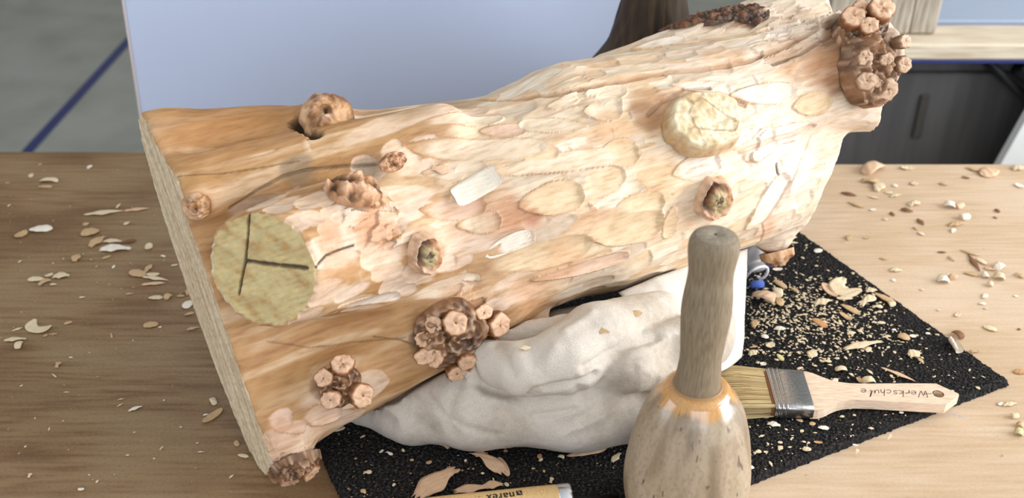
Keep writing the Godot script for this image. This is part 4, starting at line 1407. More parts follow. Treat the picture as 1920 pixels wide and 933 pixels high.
func sack() -> void:
	var f := sack_field()
	f.net(Vector3(-0.22, -0.002, -0.98), Vector3(0.30, 0.18, -0.6), 0.004)
	var fine := Fine.new()
	fine.build(f, 3, Vector3(0, 0.62, 0.78), -0.3, -0.1, func(_p: Vector3, _n: Vector3): return "bag")
	var n1 := noise(81, 26.0, 3)
	var n2 := noise(82, 9.0, 3)
	var n3 := noise(83, 130.0, 2)
	# soft folds: ends, half width, depth (negative: a ridge)
	var folds := []
	var fold := func(pts: Array, hw: float, dp: float):
		var last: Vector3 = pts[0]
		for i in pts.size() - 1:
			for k in range(1, 7):
				var q: Vector3 = (pts[i] as Vector3).lerp(pts[i + 1], k / 6.0)
				q -= f.grad(q) * f.d(q)
				folds.append([last, q, hw, dp])
				last = q
	fold.call([Vector3(-0.0361, 0.1006, -0.6947), Vector3(-0.0251, 0.0815, -0.6954), Vector3(-0.0046, 0.0756, -0.6912), Vector3(0.0197, 0.0985, -0.6643)], 0.007, 0.006)
	fold.call([Vector3(-0.0365, 0.0876, -0.6980), Vector3(-0.0250, 0.0756, -0.6884), Vector3(0.0000, 0.0709, -0.6869)], 0.007, -0.003)
	fold.call([Vector3(0.0219, 0.0996, -0.6644), Vector3(0.0437, 0.1060, -0.6655), Vector3(0.0681, 0.1102, -0.6734)], 0.005, 0.005)
	fold.call([Vector3(-0.1072, 0.0479, -0.7194), Vector3(-0.0932, 0.0488, -0.6968), Vector3(-0.0744, 0.0404, -0.6889)], 0.012, 0.003)
	fold.call([Vector3(-0.1316, 0.0316, -0.7351), Vector3(-0.1080, 0.0383, -0.6983)], 0.01, 0.004)
	fold.call([Vector3(0.1018, 0.1072, -0.6793), Vector3(0.0771, 0.0711, -0.6812), Vector3(0.0454, 0.0547, -0.6728)], 0.01, 0.004)
	fold.call([Vector3(0.1097, 0.0704, -0.6890), Vector3(0.0866, 0.0563, -0.6777), Vector3(0.0548, 0.0440, -0.6713)], 0.01, 0.003)
	fold.call([Vector3(-0.0135, 0.1206, -0.7055), Vector3(-0.0066, 0.1227, -0.6808), Vector3(0.0000, 0.1168, -0.6673)], 0.006, 0.003)
	fold.call([Vector3(0.0111, 0.1305, -0.6923), Vector3(0.0196, 0.1287, -0.6766), Vector3(0.0226, 0.1175, -0.6663)], 0.007, 0.003)
	fold.call([Vector3(0.0348, 0.1327, -0.6785), Vector3(0.0217, 0.1176, -0.6662)], 0.007, -0.003)
	fold.call([Vector3(0.0440, 0.1404, -0.6937), Vector3(0.0673, 0.1437, -0.7157)], 0.005, -0.002)
	fold.call([Vector3(0.0523, 0.1097, -0.6657), Vector3(0.0633, 0.0727, -0.6793), Vector3(0.0590, 0.0554, -0.6720)], 0.006, 0.003)
	fold.call([Vector3(-0.0458, 0.0807, -0.6978), Vector3(-0.0549, 0.0620, -0.6849), Vector3(-0.0506, 0.0436, -0.6784)], 0.007, 0.002)
	fold.call([Vector3(0.0182, 0.0605, -0.6797), Vector3(0.0542, 0.0691, -0.6767), Vector3(0.0861, 0.0808, -0.6870)], 0.004, 0.003)
	fold.call([Vector3(-0.0743, 0.0647, -0.7029), Vector3(-0.0503, 0.0544, -0.6799), Vector3(-0.0138, 0.0427, -0.6761)], 0.005, 0.002)
	fold.call([Vector3(0.0609, 0.1200, -0.6701), Vector3(0.0937, 0.1222, -0.6960), Vector3(0.1222, 0.1215, -0.7103)], 0.006, 0.005)
	fine.c.resize(fine.p.size())
	var base := lin(214, 205, 192)
	var grime := lin(172, 154, 132)
	for i in fine.p.size():
		var p := fine.p[i]
		var n := fine.n[i]
		var a := n1.get_noise_3d(p.x, p.y * 0.5, p.z)
		var b := n2.get_noise_3d(p.x * 1.2, p.y, p.z)
		var c := n3.get_noise_3dv(p)
		var disp := 0.0
		if fine.w[i] > 0.0:
			disp = 0.0012 * (0.3 - absf(a)) + 0.0012 * b + 0.00012 * c
			var up := 0.0
			var down := 0.0
			for fo in folds:
				var ab: Vector3 = fo[1] - fo[0]
				var h := clampf((p - fo[0]).dot(ab) / ab.length_squared(), 0.0, 1.0)
				var ds: float = (p - fo[0] - ab * h).length_squared()
				var r: float = fo[2]
				if ds < r * r * 6.0:
					var amount: float = fo[3] * exp(-ds / (r * r) * 1.2)
					up = minf(up, amount)
					down = maxf(down, amount)
			disp -= up + down
		fine.c[i] = base.lerp(grime, clampf(b * 0.9 + c * 0.25 - 0.02, 0.0, 0.6))
		fine.p[i] = p + n * disp * fine.w[i]
	fine.normals()
	var at := Vector3(0.02, 0.0075, -0.78)
	for i in fine.p.size():
		fine.p[i] -= at
	var o := thing("canvas_sack", "bunched off-white canvas sack propping up the carved log on the mat", "sack", at)
	mesh_node("bag", fine.mesh("bag"), M.canvas, o)
	# flap of cloth hanging down behind the mallet: three rows of three control points
	var g := [[Vector3(0.0981, 0.1120, -0.7918), Vector3(0.1611, 0.1120, -0.8400), Vector3(0.2401, 0.0920, -0.9005)], [Vector3(0.1163, 0.1250, -0.7255), Vector3(0.1810, 0.0850, -0.8030), Vector3(0.2345, 0.0600, -0.8570)], [Vector3(0.1432, 0.0750, -0.7241), Vector3(0.1878, 0.0350, -0.7523), Vector3(0.2292, 0.0140, -0.8229)]]
	var v := PackedVector3Array()
	var col := PackedColorArray()
	var ix := PackedInt32Array()
	var nu := 44
	var wv := nu + 1
	for side in 2:
		for j in wv:
			for k in wv:
				var s := float(k) / nu
				var t := float(j) / nu
				var bs := [(1 - s) * (1 - s), 2 * s * (1 - s), s * s]
				var bt := [(1 - t) * (1 - t), 2 * t * (1 - t), t * t]
				var q := Vector3.ZERO
				for x in 3:
					for y in 3:
						q += (g[y][x] as Vector3) * bs[x] * bt[y]
				var rim := minf(minf(k, nu - k), minf(j, nu - j))
				var nn := Vector3(0.1, 0.75, 0.65).normalized()
				q += nn * (0.0025 * n2.get_noise_3d(q.x * 2.0, q.y * 2.0, q.z * 2.0) * 2.0 + 0.0008 * n1.get_noise_3dv(q))
				q += nn * (0.0012 if side == 0 else -0.0012) * (0.3 if rim == 0 else 1.0)
				v.append(q - at)
				col.append(base.lerp(lin(236, 232, 226), 0.5))
	for j in nu:
		for k in nu:
			var a := j * wv + k
			ix.append_array(PackedInt32Array([a, a + wv, a + 1, a + 1, a + wv, a + wv + 1]))
			var b := a + wv * wv
			ix.append_array(PackedInt32Array([b, b + 1, b + wv, b + 1, b + wv + 1, b + wv]))
	for k in nu:
		for e in [[k, k + 1], [nu * wv + k + 1, nu * wv + k], [(k + 1) * wv, k * wv], [k * wv + nu, (k + 1) * wv + nu]]:
			var c0: int = e[0]
			var c1: int = e[1]
			ix.append_array(PackedInt32Array([c0, c1, c1 + wv * wv, c0, c1 + wv * wv, c0 + wv * wv]))
	mesh_node("flap", mesh_of(v, ix, col), M.canvas, o)
	# bag string with blue ends, between the flap and the log's stub
	var cd := thing("drawstring", "looped white cord with blue ends beside the canvas flap", "cord", Vector3(0.2776, 0.0120, -0.9740))
	var c1 := []
	for q in [Vector3(0.2604, 0.0120, -0.9686), Vector3(0.2613, 0.0300, -0.9540), Vector3(0.2712, 0.0340, -0.9564), Vector3(0.2804, 0.0300, -0.9616), Vector3(0.2822, 0.0200, -0.9640), Vector3(0.2778, 0.0120, -0.9665), Vector3(0.2739, 0.0120, -0.9708)]:
		c1.append(q - cd.position)
	mesh_node("cord", tube(bent(c1, 6), filled(c1.size() * 6 - 5, 0.0016), 8), M.cord, cd)
	var c2 := []
	for q in [Vector3(0.2626, 0.0140, -0.9875), Vector3(0.2626, 0.0350, -0.9635), Vector3(0.2710, 0.0400, -0.9589), Vector3(0.2811, 0.0360, -0.9631)]:
		c2.append(q - cd.position)
	mesh_node("cord", tube(bent(c2, 6), filled(c2.size() * 6 - 5, 0.0016), 8), M.cord, cd)
	for e in [[Vector3(0.2811, 0.0360, -0.9631), Vector3(0.2885, 0.0300, -0.9692)], [Vector3(0.2634, 0.0120, -0.9537), Vector3(0.2774, 0.0120, -0.9558)]]:
		mesh_node("blue_end", tube([e[0] - cd.position, (e[0] + e[1]) / 2 - cd.position, e[1] - cd.position], [0.004, 0.005, 0.004], 12), M.blue_cloth, cd)
	var pouch := Blobs.new()
	var sp := mesh_node("cord_pouch", lathe(smooth_profile([[0.0, 0.0], [0.014, 0.001], [0.018, 0.012], [0.014, 0.024], [0.005, 0.032], [0.0, 0.033]], 5), 24, 0.3, 3), M.cord_bag, cd, Vector3(0.2755, 0.0078, -0.9971) - cd.position)
	sp.set_meta("label", "small grey cloth pouch")


func sack_field() -> Sack:
	var f := Sack.new()
	f.trunk = trunk_field
	f.inv = log_basis.inverse()
	f.org = LOG_AT
	f.sc = LOG_SCALE
	# belly lying on the mat
	f.bone(Vector3(-0.1419, 0.0140, -0.7363), Vector3(-0.0919, 0.0300, -0.7251), 0.010, 0.028, 0.02)
	f.bone(Vector3(-0.0919, 0.0300, -0.7251), Vector3(-0.0334, 0.0440, -0.7189), 0.028, 0.039, 0.02)
	f.bone(Vector3(-0.0334, 0.0440, -0.7189), Vector3(0.0571, 0.0470, -0.7183), 0.039, 0.042, 0.02)
	f.bone(Vector3(0.0571, 0.0470, -0.7183), Vector3(0.1293, 0.0460, -0.7239), 0.042, 0.04, 0.02)
	f.bone(Vector3(-0.0303, 0.0350, -0.7777), Vector3(0.1710, 0.0500, -0.8168), 0.04, 0.045, 0.03)
	# folds thrown over it
	f.bone(Vector3(-0.0313, 0.0960, -0.7138), Vector3(0.0112, 0.1060, -0.6864), 0.018, 0.023, 0.002)
	f.bone(Vector3(0.0112, 0.1060, -0.6864), Vector3(0.0472, 0.1100, -0.6958), 0.023, 0.029, 0.006)
	f.bone(Vector3(0.0472, 0.1100, -0.6958), Vector3(0.0736, 0.1120, -0.7215), 0.029, 0.031, 0.006)
	f.bone(Vector3(0.0736, 0.1120, -0.7215), Vector3(0.1355, 0.1040, -0.7718), 0.031, 0.02, 0.006)
	f.bone(Vector3(-0.0165, 0.0950, -0.7396), Vector3(0.0470, 0.1050, -0.7403), 0.014, 0.016, 0.004)
	f.bone(Vector3(0.0647, 0.0750, -0.7034), Vector3(0.1003, 0.0980, -0.7038), 0.01, 0.025, 0.002)
	f.bone(Vector3(0.1003, 0.0980, -0.7038), Vector3(0.1532, 0.0880, -0.7333), 0.025, 0.032, 0.004)
	f.bone(Vector3(0.1074, 0.0500, -0.6989), Vector3(0.0477, 0.0200, -0.7034), 0.02, 0.012, 0.004)
	f.bone(Vector3(-0.1171, 0.0300, -0.7355), Vector3(-0.0822, 0.0160, -0.7165), 0.014, 0.012, 0.005)
	f.hole = [Vector3(0.1202, 0.1220, -0.6718), Vector3(0.1489, 0.1120, -0.7020), 0.02]
	return f


func bent(pts: Array, per: int) -> Array:
	var out := []
	for i in pts.size() - 1:
		for k in per:
			out.append((pts[i] as Vector3).cubic_interpolate(pts[i + 1], pts[maxi(i - 1, 0)], pts[mini(i + 2, pts.size() - 1)], float(k) / per))
	out.append(pts[-1])
	return out


func filled(n: int, r: float) -> Array:
	var a := []
	a.resize(n)
	a.fill(r)
	return a


func mallet() -> void:
	var o := thing("mallet", "worn round wooden carver's mallet standing on its head before the sack", "mallet", Vector3(0.142, 0.0075, -0.622))
	var head := smooth_profile([[0.0, 0.0], [0.043, 0.0], [0.0455, 0.003], [0.0495, 0.024], [0.0508, 0.042], [0.049, 0.062], [0.0455, 0.085], [0.04, 0.106], [0.033, 0.121], [0.0255, 0.1315], [0.0205, 0.1345], [0.0, 0.135]], 6)
	var w := 640
	var h := 512
	var im := Image.create(w, h, false, Image.FORMAT_RGB8)
	var rg := Image.create(w, h, false, Image.FORMAT_RGB8)
	var n1 := noise(101, 1.0, 4)
	var n2 := noise(102, 1.0, 3)
	for y in h:
		for x in w:
			var an := TAU * x / w
			var cx := cos(an) * 1.2
			var cz := sin(an) * 1.2
			var v := float(y) / h
			var a := n1.get_noise_3d(cx * 1.6, v * 3.0, cz * 1.6)
			var b := n2.get_noise_3d(cx * 9.0, v * 40.0, cz * 9.0)
			var d := n2.get_noise_3d(cx * 5.0 + 9.0, v * 9.0, cz * 5.0)
			var g := n2.get_noise_3d(cx * 14.0, v * 3.0, cz * 14.0 + 4.0)
			var c := srgb(148, 127, 98).lerp(srgb(170, 152, 126), clampf(0.3 + a * 1.3, 0.0, 1.0)).lerp(srgb(104, 86, 62), clampf(-a * 1.1 + g * 0.15, 0.0, 0.7))
			c = c.lerp(srgb(118, 98, 72), clampf(b * 0.7, 0.0, 0.4))
			c = c.lerp(srgb(74, 54, 36), smoothstep(0.5, 0.6, d) * 0.8)
			var varnish := smoothstep(0.735, 0.79, v + 0.09 * a + 0.03 * b)
			c = c.lerp(srgb(206, 158, 96).lerp(srgb(178, 122, 62), clampf(0.4 + g * 0.6 + b * 0.4, 0.0, 1.0)), varnish * 0.9)
			c = c.lerp(srgb(176, 132, 80), smoothstep(0.42, 0.1, v) * 0.45)
			im.set_pixel(x, y, c)
			rg.set_pixel(x, y, Color.WHITE * lerpf(0.62 + 0.1 * b, 0.16, smoothstep(0.66, 0.78, v + 0.06 * a)))
	var mm := StandardMaterial3D.new()
	mm.albedo_texture = ImageTexture.create_from_image(im)
	mm.roughness = 1.0
	mm.metallic_specular = 0.75
	mm.roughness_texture = ImageTexture.create_from_image(rg)
	mesh_node("head", lathe(head, 96, 0.012, 7), mm, o)
	# knocks in the head
	mesh_node("collar", lathe(smooth_profile([[0.0172, 0.1335], [0.0192, 0.134], [0.0188, 0.1358], [0.017, 0.136]], 4), 64), M.varnish, o)
	var grip := smooth_profile([[0.0172, 0.126], [0.0172, 0.137], [0.0167, 0.148], [0.0158, 0.160], [0.0163, 0.172], [0.0176, 0.188], [0.0184, 0.203], [0.018, 0.215], [0.0166, 0.229], [0.0162, 0.238], [0.0172, 0.248], [0.0181, 0.256], [0.0178, 0.2625], [0.0162, 0.2665], [0.0135, 0.2685]], 6)
	mesh_node("handle", lathe(grip, 64, 0.01, 11), M.handle, o)
	mesh_node("handle_end", lathe([[0.0137, 0.2683], [0.0125, 0.269], [0.0016, 0.2692], [0.0012, 0.2686], [0.0, 0.2684]], 48), M.end_grain, o)
	mesh_node("centre_mark", lathe([[0.0011, 0.2684], [0.0008, 0.269], [0.0, 0.269]], 16), M.ink, o)


func brush() -> void:
	var o := thing("paint_brush", "flat wooden paint brush lying on the mat right of the mallet", "brush", Vector3(0.279, 0.0078, -0.7637))
	o.rotation.y = -0.042
	var pts := PackedVector2Array()
	var half := [[-0.002, 0.0285], [0.004, 0.0285], [0.010, 0.0262], [0.017, 0.0212], [0.024, 0.0168], [0.032, 0.0138], [0.042, 0.0122], [0.055, 0.0122], [0.075, 0.0132], [0.1, 0.0145], [0.124, 0.0152]]
	for e in half:
		pts.append(Vector2(e[0], e[1]))
	pts.append(Vector2(0.1405, 0.001))
	pts.append(Vector2(0.1405, -0.001))
	for i in range(half.size() - 1, -1, -1):
		pts.append(Vector2(half[i][0], -half[i][1]))
	var hole := PackedVector2Array()
	for k in 20:
		hole.append(Vector2(0.1215 + 0.0052 * cos(TAU * k / 20), 0.0002 + 0.0052 * sin(TAU * k / 20)))
	var hd := mesh_node("handle", extrude(pts, 0.0105, 0.0014, [hole]), M.brush_wood, o, Vector3(0, 0.0015, 0))
	# ferrule: a rounded sleeve with three pressed ridges
	var sect := func(x: float, hw: float, hh: float) -> Array:
		var ring := []
		for k in 32:
			var an := TAU * k / 32
			var cx := cos(an)
			var sx := sin(an)
			ring.append(Vector3(x, signf(sx) * pow(absf(sx), 0.35) * hh, signf(cx) * pow(absf(cx), 0.22) * hw))
		return ring
	var sleeve := func(rows: Array) -> ArrayMesh:
		var v := PackedVector3Array()
		var ix := PackedInt32Array()
		for r in rows:
			for q in sect.call(r[0], r[1], r[2]):
				v.append(q)
		for i in rows.size() - 1:
			for k in 32:
				var a := i * 32 + k
				var b := i * 32 + (k + 1) % 32
				ix.append_array(PackedInt32Array([a, a + 32, b, b, a + 32, b + 32]))
		return mesh_of(v, ix)
	mesh_node("ferrule", sleeve.call([[-0.0352, 0.0275, 0.006], [-0.0352, 0.0292, 0.0078], [-0.0345, 0.0296, 0.0082], [0.0, 0.0293, 0.0072], [0.0004, 0.0288, 0.0068], [0.0004, 0.028, 0.006]]), M.steel, o, Vector3(0, 0.008, 0))
	for x in [-0.0325, -0.0285, -0.0245]:
		mesh_node("ridge", sleeve.call([[x - 0.0013, 0.0292, 0.0078], [x - 0.0006, 0.0304, 0.009], [x + 0.0006, 0.0304, 0.009], [x + 0.0013, 0.0292, 0.0078]]), M.steel, o, Vector3(0, 0.008, 0))
	mesh_node("glue_line", sleeve.call([[-0.038, 0.0272, 0.0066], [-0.0378, 0.0278, 0.0073], [-0.0353, 0.0278, 0.0073], [-0.0352, 0.027, 0.0066]]), M.rust, o, Vector3(0, 0.008, 0))
	# bristles
	rng.seed = 5
	var v := PackedVector3Array()
	var col := PackedColorArray()
	var ix := PackedInt32Array()
	for i in 2200:
		var z := rng.randf_range(-1, 1)
		var y := rng.randf_range(-1, 1)
		if rng.randf() < 0.6:
			y = signf(y) * rng.randf_range(0.75, 1.0)
		var l := rng.randf_range(0.05, 0.058)
		var a := Vector3(-0.034, 0.008 + y * 0.0068, z * 0.0272)
		var b := a + Vector3(-l * 0.5, y * 0.0012 + rng.randf_range(-0.0004, 0.0004), z * 0.0022 + rng.randf_range(-0.0004, 0.0004))
		var c := a + Vector3(-l, y * -0.001 + rng.randf_range(-0.0006, 0.0006), z * 0.005 + rng.randf_range(-0.001, 0.001))
		var tone := lin(188, 158, 104).lerp(lin(222, 200, 150), rng.randf()).lerp(lin(120, 92, 54), 0.8 if rng.randf() < 0.12 else 0.0)
		var o0 := v.size()
		for q in [[a, 0.00026], [b, 0.00026], [c, 0.00014]]:
			for k in 3:
				var an := TAU * k / 3
				v.append(q[0] + Vector3(0, cos(an), sin(an)) * q[1])
				col.append(tone)
		for s in 2:
			for k in 3:
				var p := o0 + s * 3 + k
				var p1 := o0 + s * 3 + (k + 1) % 3
				ix.append_array(PackedInt32Array([p, p1, p + 3, p1, p1 + 3, p + 3]))
	mesh_node("bristles", mesh_of(v, ix, col), M.bristle, o).set_meta("kind", "stuff")
	mesh_node("bristle_core", slab(Vector3(0.046, 0.0118, 0.053), 0.003), M.bristle_core, o, Vector3(-0.058, 0.008, 0))
	# the word written on the handle, read from the far side
	var glyph := {"W": [[0.0, 1.0, 0.15, 0.0, 0.42, 0.75, 0.62, 0.0, 0.95, 1.0]], "e": [[0.05, 0.25, 0.55, 0.3, 0.5, 0.52, 0.22, 0.5, 0.06, 0.22, 0.28, 0.0, 0.62, 0.1]], "r": [[0.05, 0.5, 0.1, 0.0, 0.12, 0.3, 0.35, 0.52, 0.55, 0.45]], "k": [[0.15, 1.0, 0.06, 0.0], [0.52, 0.52, 0.1, 0.24, 0.58, 0.0]],
		"s": [[0.52, 0.46, 0.25, 0.52, 0.15, 0.32, 0.46, 0.2, 0.4, 0.0, 0.06, 0.04]], "c": [[0.55, 0.44, 0.28, 0.52, 0.06, 0.24, 0.26, 0.0, 0.58, 0.08]], "h": [[0.15, 1.0, 0.05, 0.0, 0.08, 0.3, 0.32, 0.52, 0.46, 0.36, 0.46, 0.0]], "u": [[0.06, 0.5, 0.08, 0.06, 0.38, 0.04, 0.5, 0.5, 0.54, 0.0]], "l": [[0.05, 0.1, 0.3, 0.98, 0.36, 0.96, 0.18, 0.2, 0.34, 0.0]]}
	var x0 := 0.0
	var strokes := []
	for ch in "Werkschule":
		for s in glyph[ch]:
			var line := []
			for i in range(0, s.size(), 2):
				var gx: float = x0 + s[i] * (0.0088 if ch == "W" else 0.0082) + s[i + 1] * 0.002
				line.append(Vector3(0.112 - gx, 0.0, -0.0035 + s[i + 1] * 0.0095 + 0.0008 * sin(x0 * 300.0)))
			strokes.append(line)
		x0 += 0.0098 if ch == "W" else 0.0058
	strokes.append([Vector3(0.1155, 0, 0.0005), Vector3(0.1085, 0, 0.001)])
	var st := SurfaceTool.new()
	for line in strokes:
		st.append_from(tube(bent(line, 4), filled(line.size() * 4 - 3, 0.0003), 6), 0, Transform3D.IDENTITY)
	mesh_node("handwriting", st.commit(), M.ink, hd, Vector3(0, 0.0105, 0))


func chisel() -> void:
	var o := thing("chisel", "varnished wooden chisel handle with steel ring lying at the front edge of the mat", "chisel", Vector3(0.040, 0.0225, -0.6185))
	o.rotation.y = atan2(0.0146, 0.0921)
	var turn := Basis(Vector3(0, 1, 0), Vector3(-1, 0, 0), Vector3(0, 0, 1))
	# profiles run from the ring end towards the butt
	var hd := mesh_node("handle", lathe(smooth_profile([[0.0, 0.0], [0.0125, 0.0005], [0.0138, 0.002], [0.0142, 0.02], [0.0146, 0.06], [0.015, 0.09], [0.0146, 0.115], [0.011, 0.128], [0.0, 0.132]], 5), 48), M.beech, o)
	hd.basis = turn
	var ring := mesh_node("steel_ring", lathe([[0.006, -0.0092], [0.0125, -0.0092], [0.0138, -0.0084], [0.0141, -0.007], [0.0141, 0.0018], [0.0138, 0.0024], [0.0125, 0.0024]], 48), M.steel_bright, o)
	ring.basis = turn
	var shaft := mesh_node("blade", tube([Vector3(0.008, -0.003, 0), Vector3(0.02, -0.005, -0.001), Vector3(0.05, -0.0085, -0.003)], [0.005, 0.0045, 0.004], 12), M.black_steel, o)
	shaft.set_meta("label", "dark steel shaft")
	var word := func(text: String, size: float, along: float, angle: float, called: String, m: Material, bold := true):
		var t := TextMesh.new()
		var sf := SystemFont.new()
		sf.font_names = PackedStringArray(["Droid Sans"])
		sf.font_weight = 700 if bold else 400
		t.font = sf
		t.text = text
		t.font_size = 64
		t.pixel_size = size / 64.0
		t.depth = 0.0004
		t.horizontal_alignment = HORIZONTAL_ALIGNMENT_LEFT
		var n := Vector3(0, sin(angle), cos(angle))
		var up := Vector3(0, -cos(angle), sin(angle))
		var w := mesh_node(called, t, m, hd)
		w.transform = Transform3D(turn.inverse() * Basis(Vector3(-1, 0, 0), up, n), turn.inverse() * (Vector3(-along, 0, 0) + n * 0.0144))
		return w
	word.call("narex", 0.0085, 0.038, 1.5, "maker_lettering", M.ink)
	word.call("8227 54", 0.0042, 0.0655, 1.5, "number_lettering", M.ink, false)
	var sq := mesh_node("maker_emblem", slab(Vector3(0.0048, 0.0006, 0.0052), 0.0002), M.ink, hd)
	sq.transform = Transform3D(turn.inverse(), turn.inverse() * Vector3(-0.0345, 0.0142, -0.0005))
	var bolt := mesh_node("emblem_flash", tube([Vector3(0.0013, 0.0005, 0.0016), Vector3(-0.0005, 0.0005, 0.0002), Vector3(0.0006, 0.0005, -0.0002), Vector3(-0.0012, 0.0005, -0.0017)], filled(4, 0.0003), 6), M.beech, hd)
	bolt.transform = sq.transform


func chip_mesh(kind: String, sd: int) -> ArrayMesh:
	# one shaving, 1 long and 1 wide, lying on y = 0; thickness is a share of its length
	var r := RandomNumberGenerator.new()
	r.seed = sd
	var nu := 14
	var nv := 6
	var thick := 0.028
	var arch: float = {"flake": 0.35, "curl": 1.5, "sliver": 0.3, "jag": 0.4, "roll": 0.1, "ring": 0.2, "fan": 0.5}[kind] * r.randf_range(0.8, 1.2)
	var cup: float = {"flake": 0.5, "curl": 0.7, "sliver": 0.3, "jag": 0.3, "roll": 5.2, "ring": 0.4, "fan": 0.9}[kind]
	var twist := r.randf_range(-0.25, 0.25)
	var ph := r.randf() * 9.0
	var top := []
	var low := 1e9
	for i in nu + 1:
		var u := 2.0 * i / nu - 1.0
		var w := 1.0
		match kind:
			"flake": w = pow(maxf(0.0, 1.0 - absf(u) ** 2.2), 0.6)
			"curl", "ring": w = pow(maxf(0.0, 1.0 - absf(u) ** 3.5), 0.5)
			"sliver": w = pow(maxf(0.0, 1.0 - absf(u)), 0.55) * (1.0 + 0.2 * sin(u * 5.0 + ph))
			"jag": w = (0.75 + 0.25 * sin(u * 4.0 + ph)) * (1.0 if absf(u) < 0.8 else 0.8)
			"roll": w = 1.0
			"fan": w = 0.35 + 0.65 * (u + 1.0) / 2.0
		for j in nv + 1:
			var v := 2.0 * j / nv - 1.0
			var uu := u
			if kind == "jag":
				uu = u + 0.14 * absf(u) * sin(v * 7.0 + ph + signf(u) * 2.0) + 0.06 * sin(v * 17.0 + ph)
			if kind == "fan" and u > 0.9:
				uu = u + 0.1 * sin(v * 9.0)
			var q: Vector3
			var ax := uu * arch
			var lx := sin(ax) / arch
			var ly := (cos(ax) - 1.0) / arch
			if kind == "ring":
				# bent in its own plane
				var an := uu * 1.35
				q = Vector3(sin(an) * 0.5 * (1.0 + 0.35 * v * w), 0.06 * u * u, (cos(an) - 0.6) * 1.1 + 0.45 * v * w)
			else:
				var av := v * w * cup * 0.5
				q = Vector3(lx * 0.5, ly * 0.5, sin(av) / cup if cup < 4.0 else sin(av) * 0.35)
				q.y += (cos(av) - 1.0) / cup * 0.6 if cup < 4.0 else -cos(av) * 0.2
				if kind == "fan":
					q.y += 0.05 * sin(v * 12.0) * (u + 1.0)
			q.y += twist * u * v * 0.25 * w + 0.012 * sin(u * 9.0 + v * 4.0 + ph)
			if kind == "curl" and r.randi() % 2 == 0:
				q.y += 0.0
			low = minf(low, q.y)
			top.append(q)
	var vv := PackedVector3Array()
	var ix := PackedInt32Array()
	var flip := -1.0 if sd % 3 == 0 and kind in ["flake", "curl", "fan"] else 1.0
	var hi := -1e9
	for q in top:
		hi = maxf(hi, q.y)
	for s in 2:
		for q in top:
			var y: float = (q.y - low) if flip > 0.0 else (hi - q.y)
			vv.append(Vector3(q.x, y + (thick if s == 0 else 0.0), q.z))
	var n := (nu + 1) * (nv + 1)
	var wv := nv + 1
	for i in nu:
		for j in nv:
			var a := i * wv + j
			ix.append_array(PackedInt32Array([a, a + 1, a + wv, a + 1, a + wv + 1, a + wv]))
			ix.append_array(PackedInt32Array([n + a, n + a + wv, n + a + 1, n + a + 1, n + a + wv, n + a + wv + 1]))
	for i in nu:
		for e in [[i * wv, (i + 1) * wv], [(i + 1) * wv + nv, i * wv + nv]]:
			ix.append_array(PackedInt32Array([e[0], e[1], e[1] + n, e[0], e[1] + n, e[0] + n]))
	for j in nv:
		for e in [[j + 1, j], [nu * wv + j, nu * wv + j + 1]]:
			ix.append_array(PackedInt32Array([e[0], e[1], e[1] + n, e[0], e[1] + n, e[0] + n]))
	return mesh_of(vv, ix, PackedColorArray(), PackedVector2Array(), true)


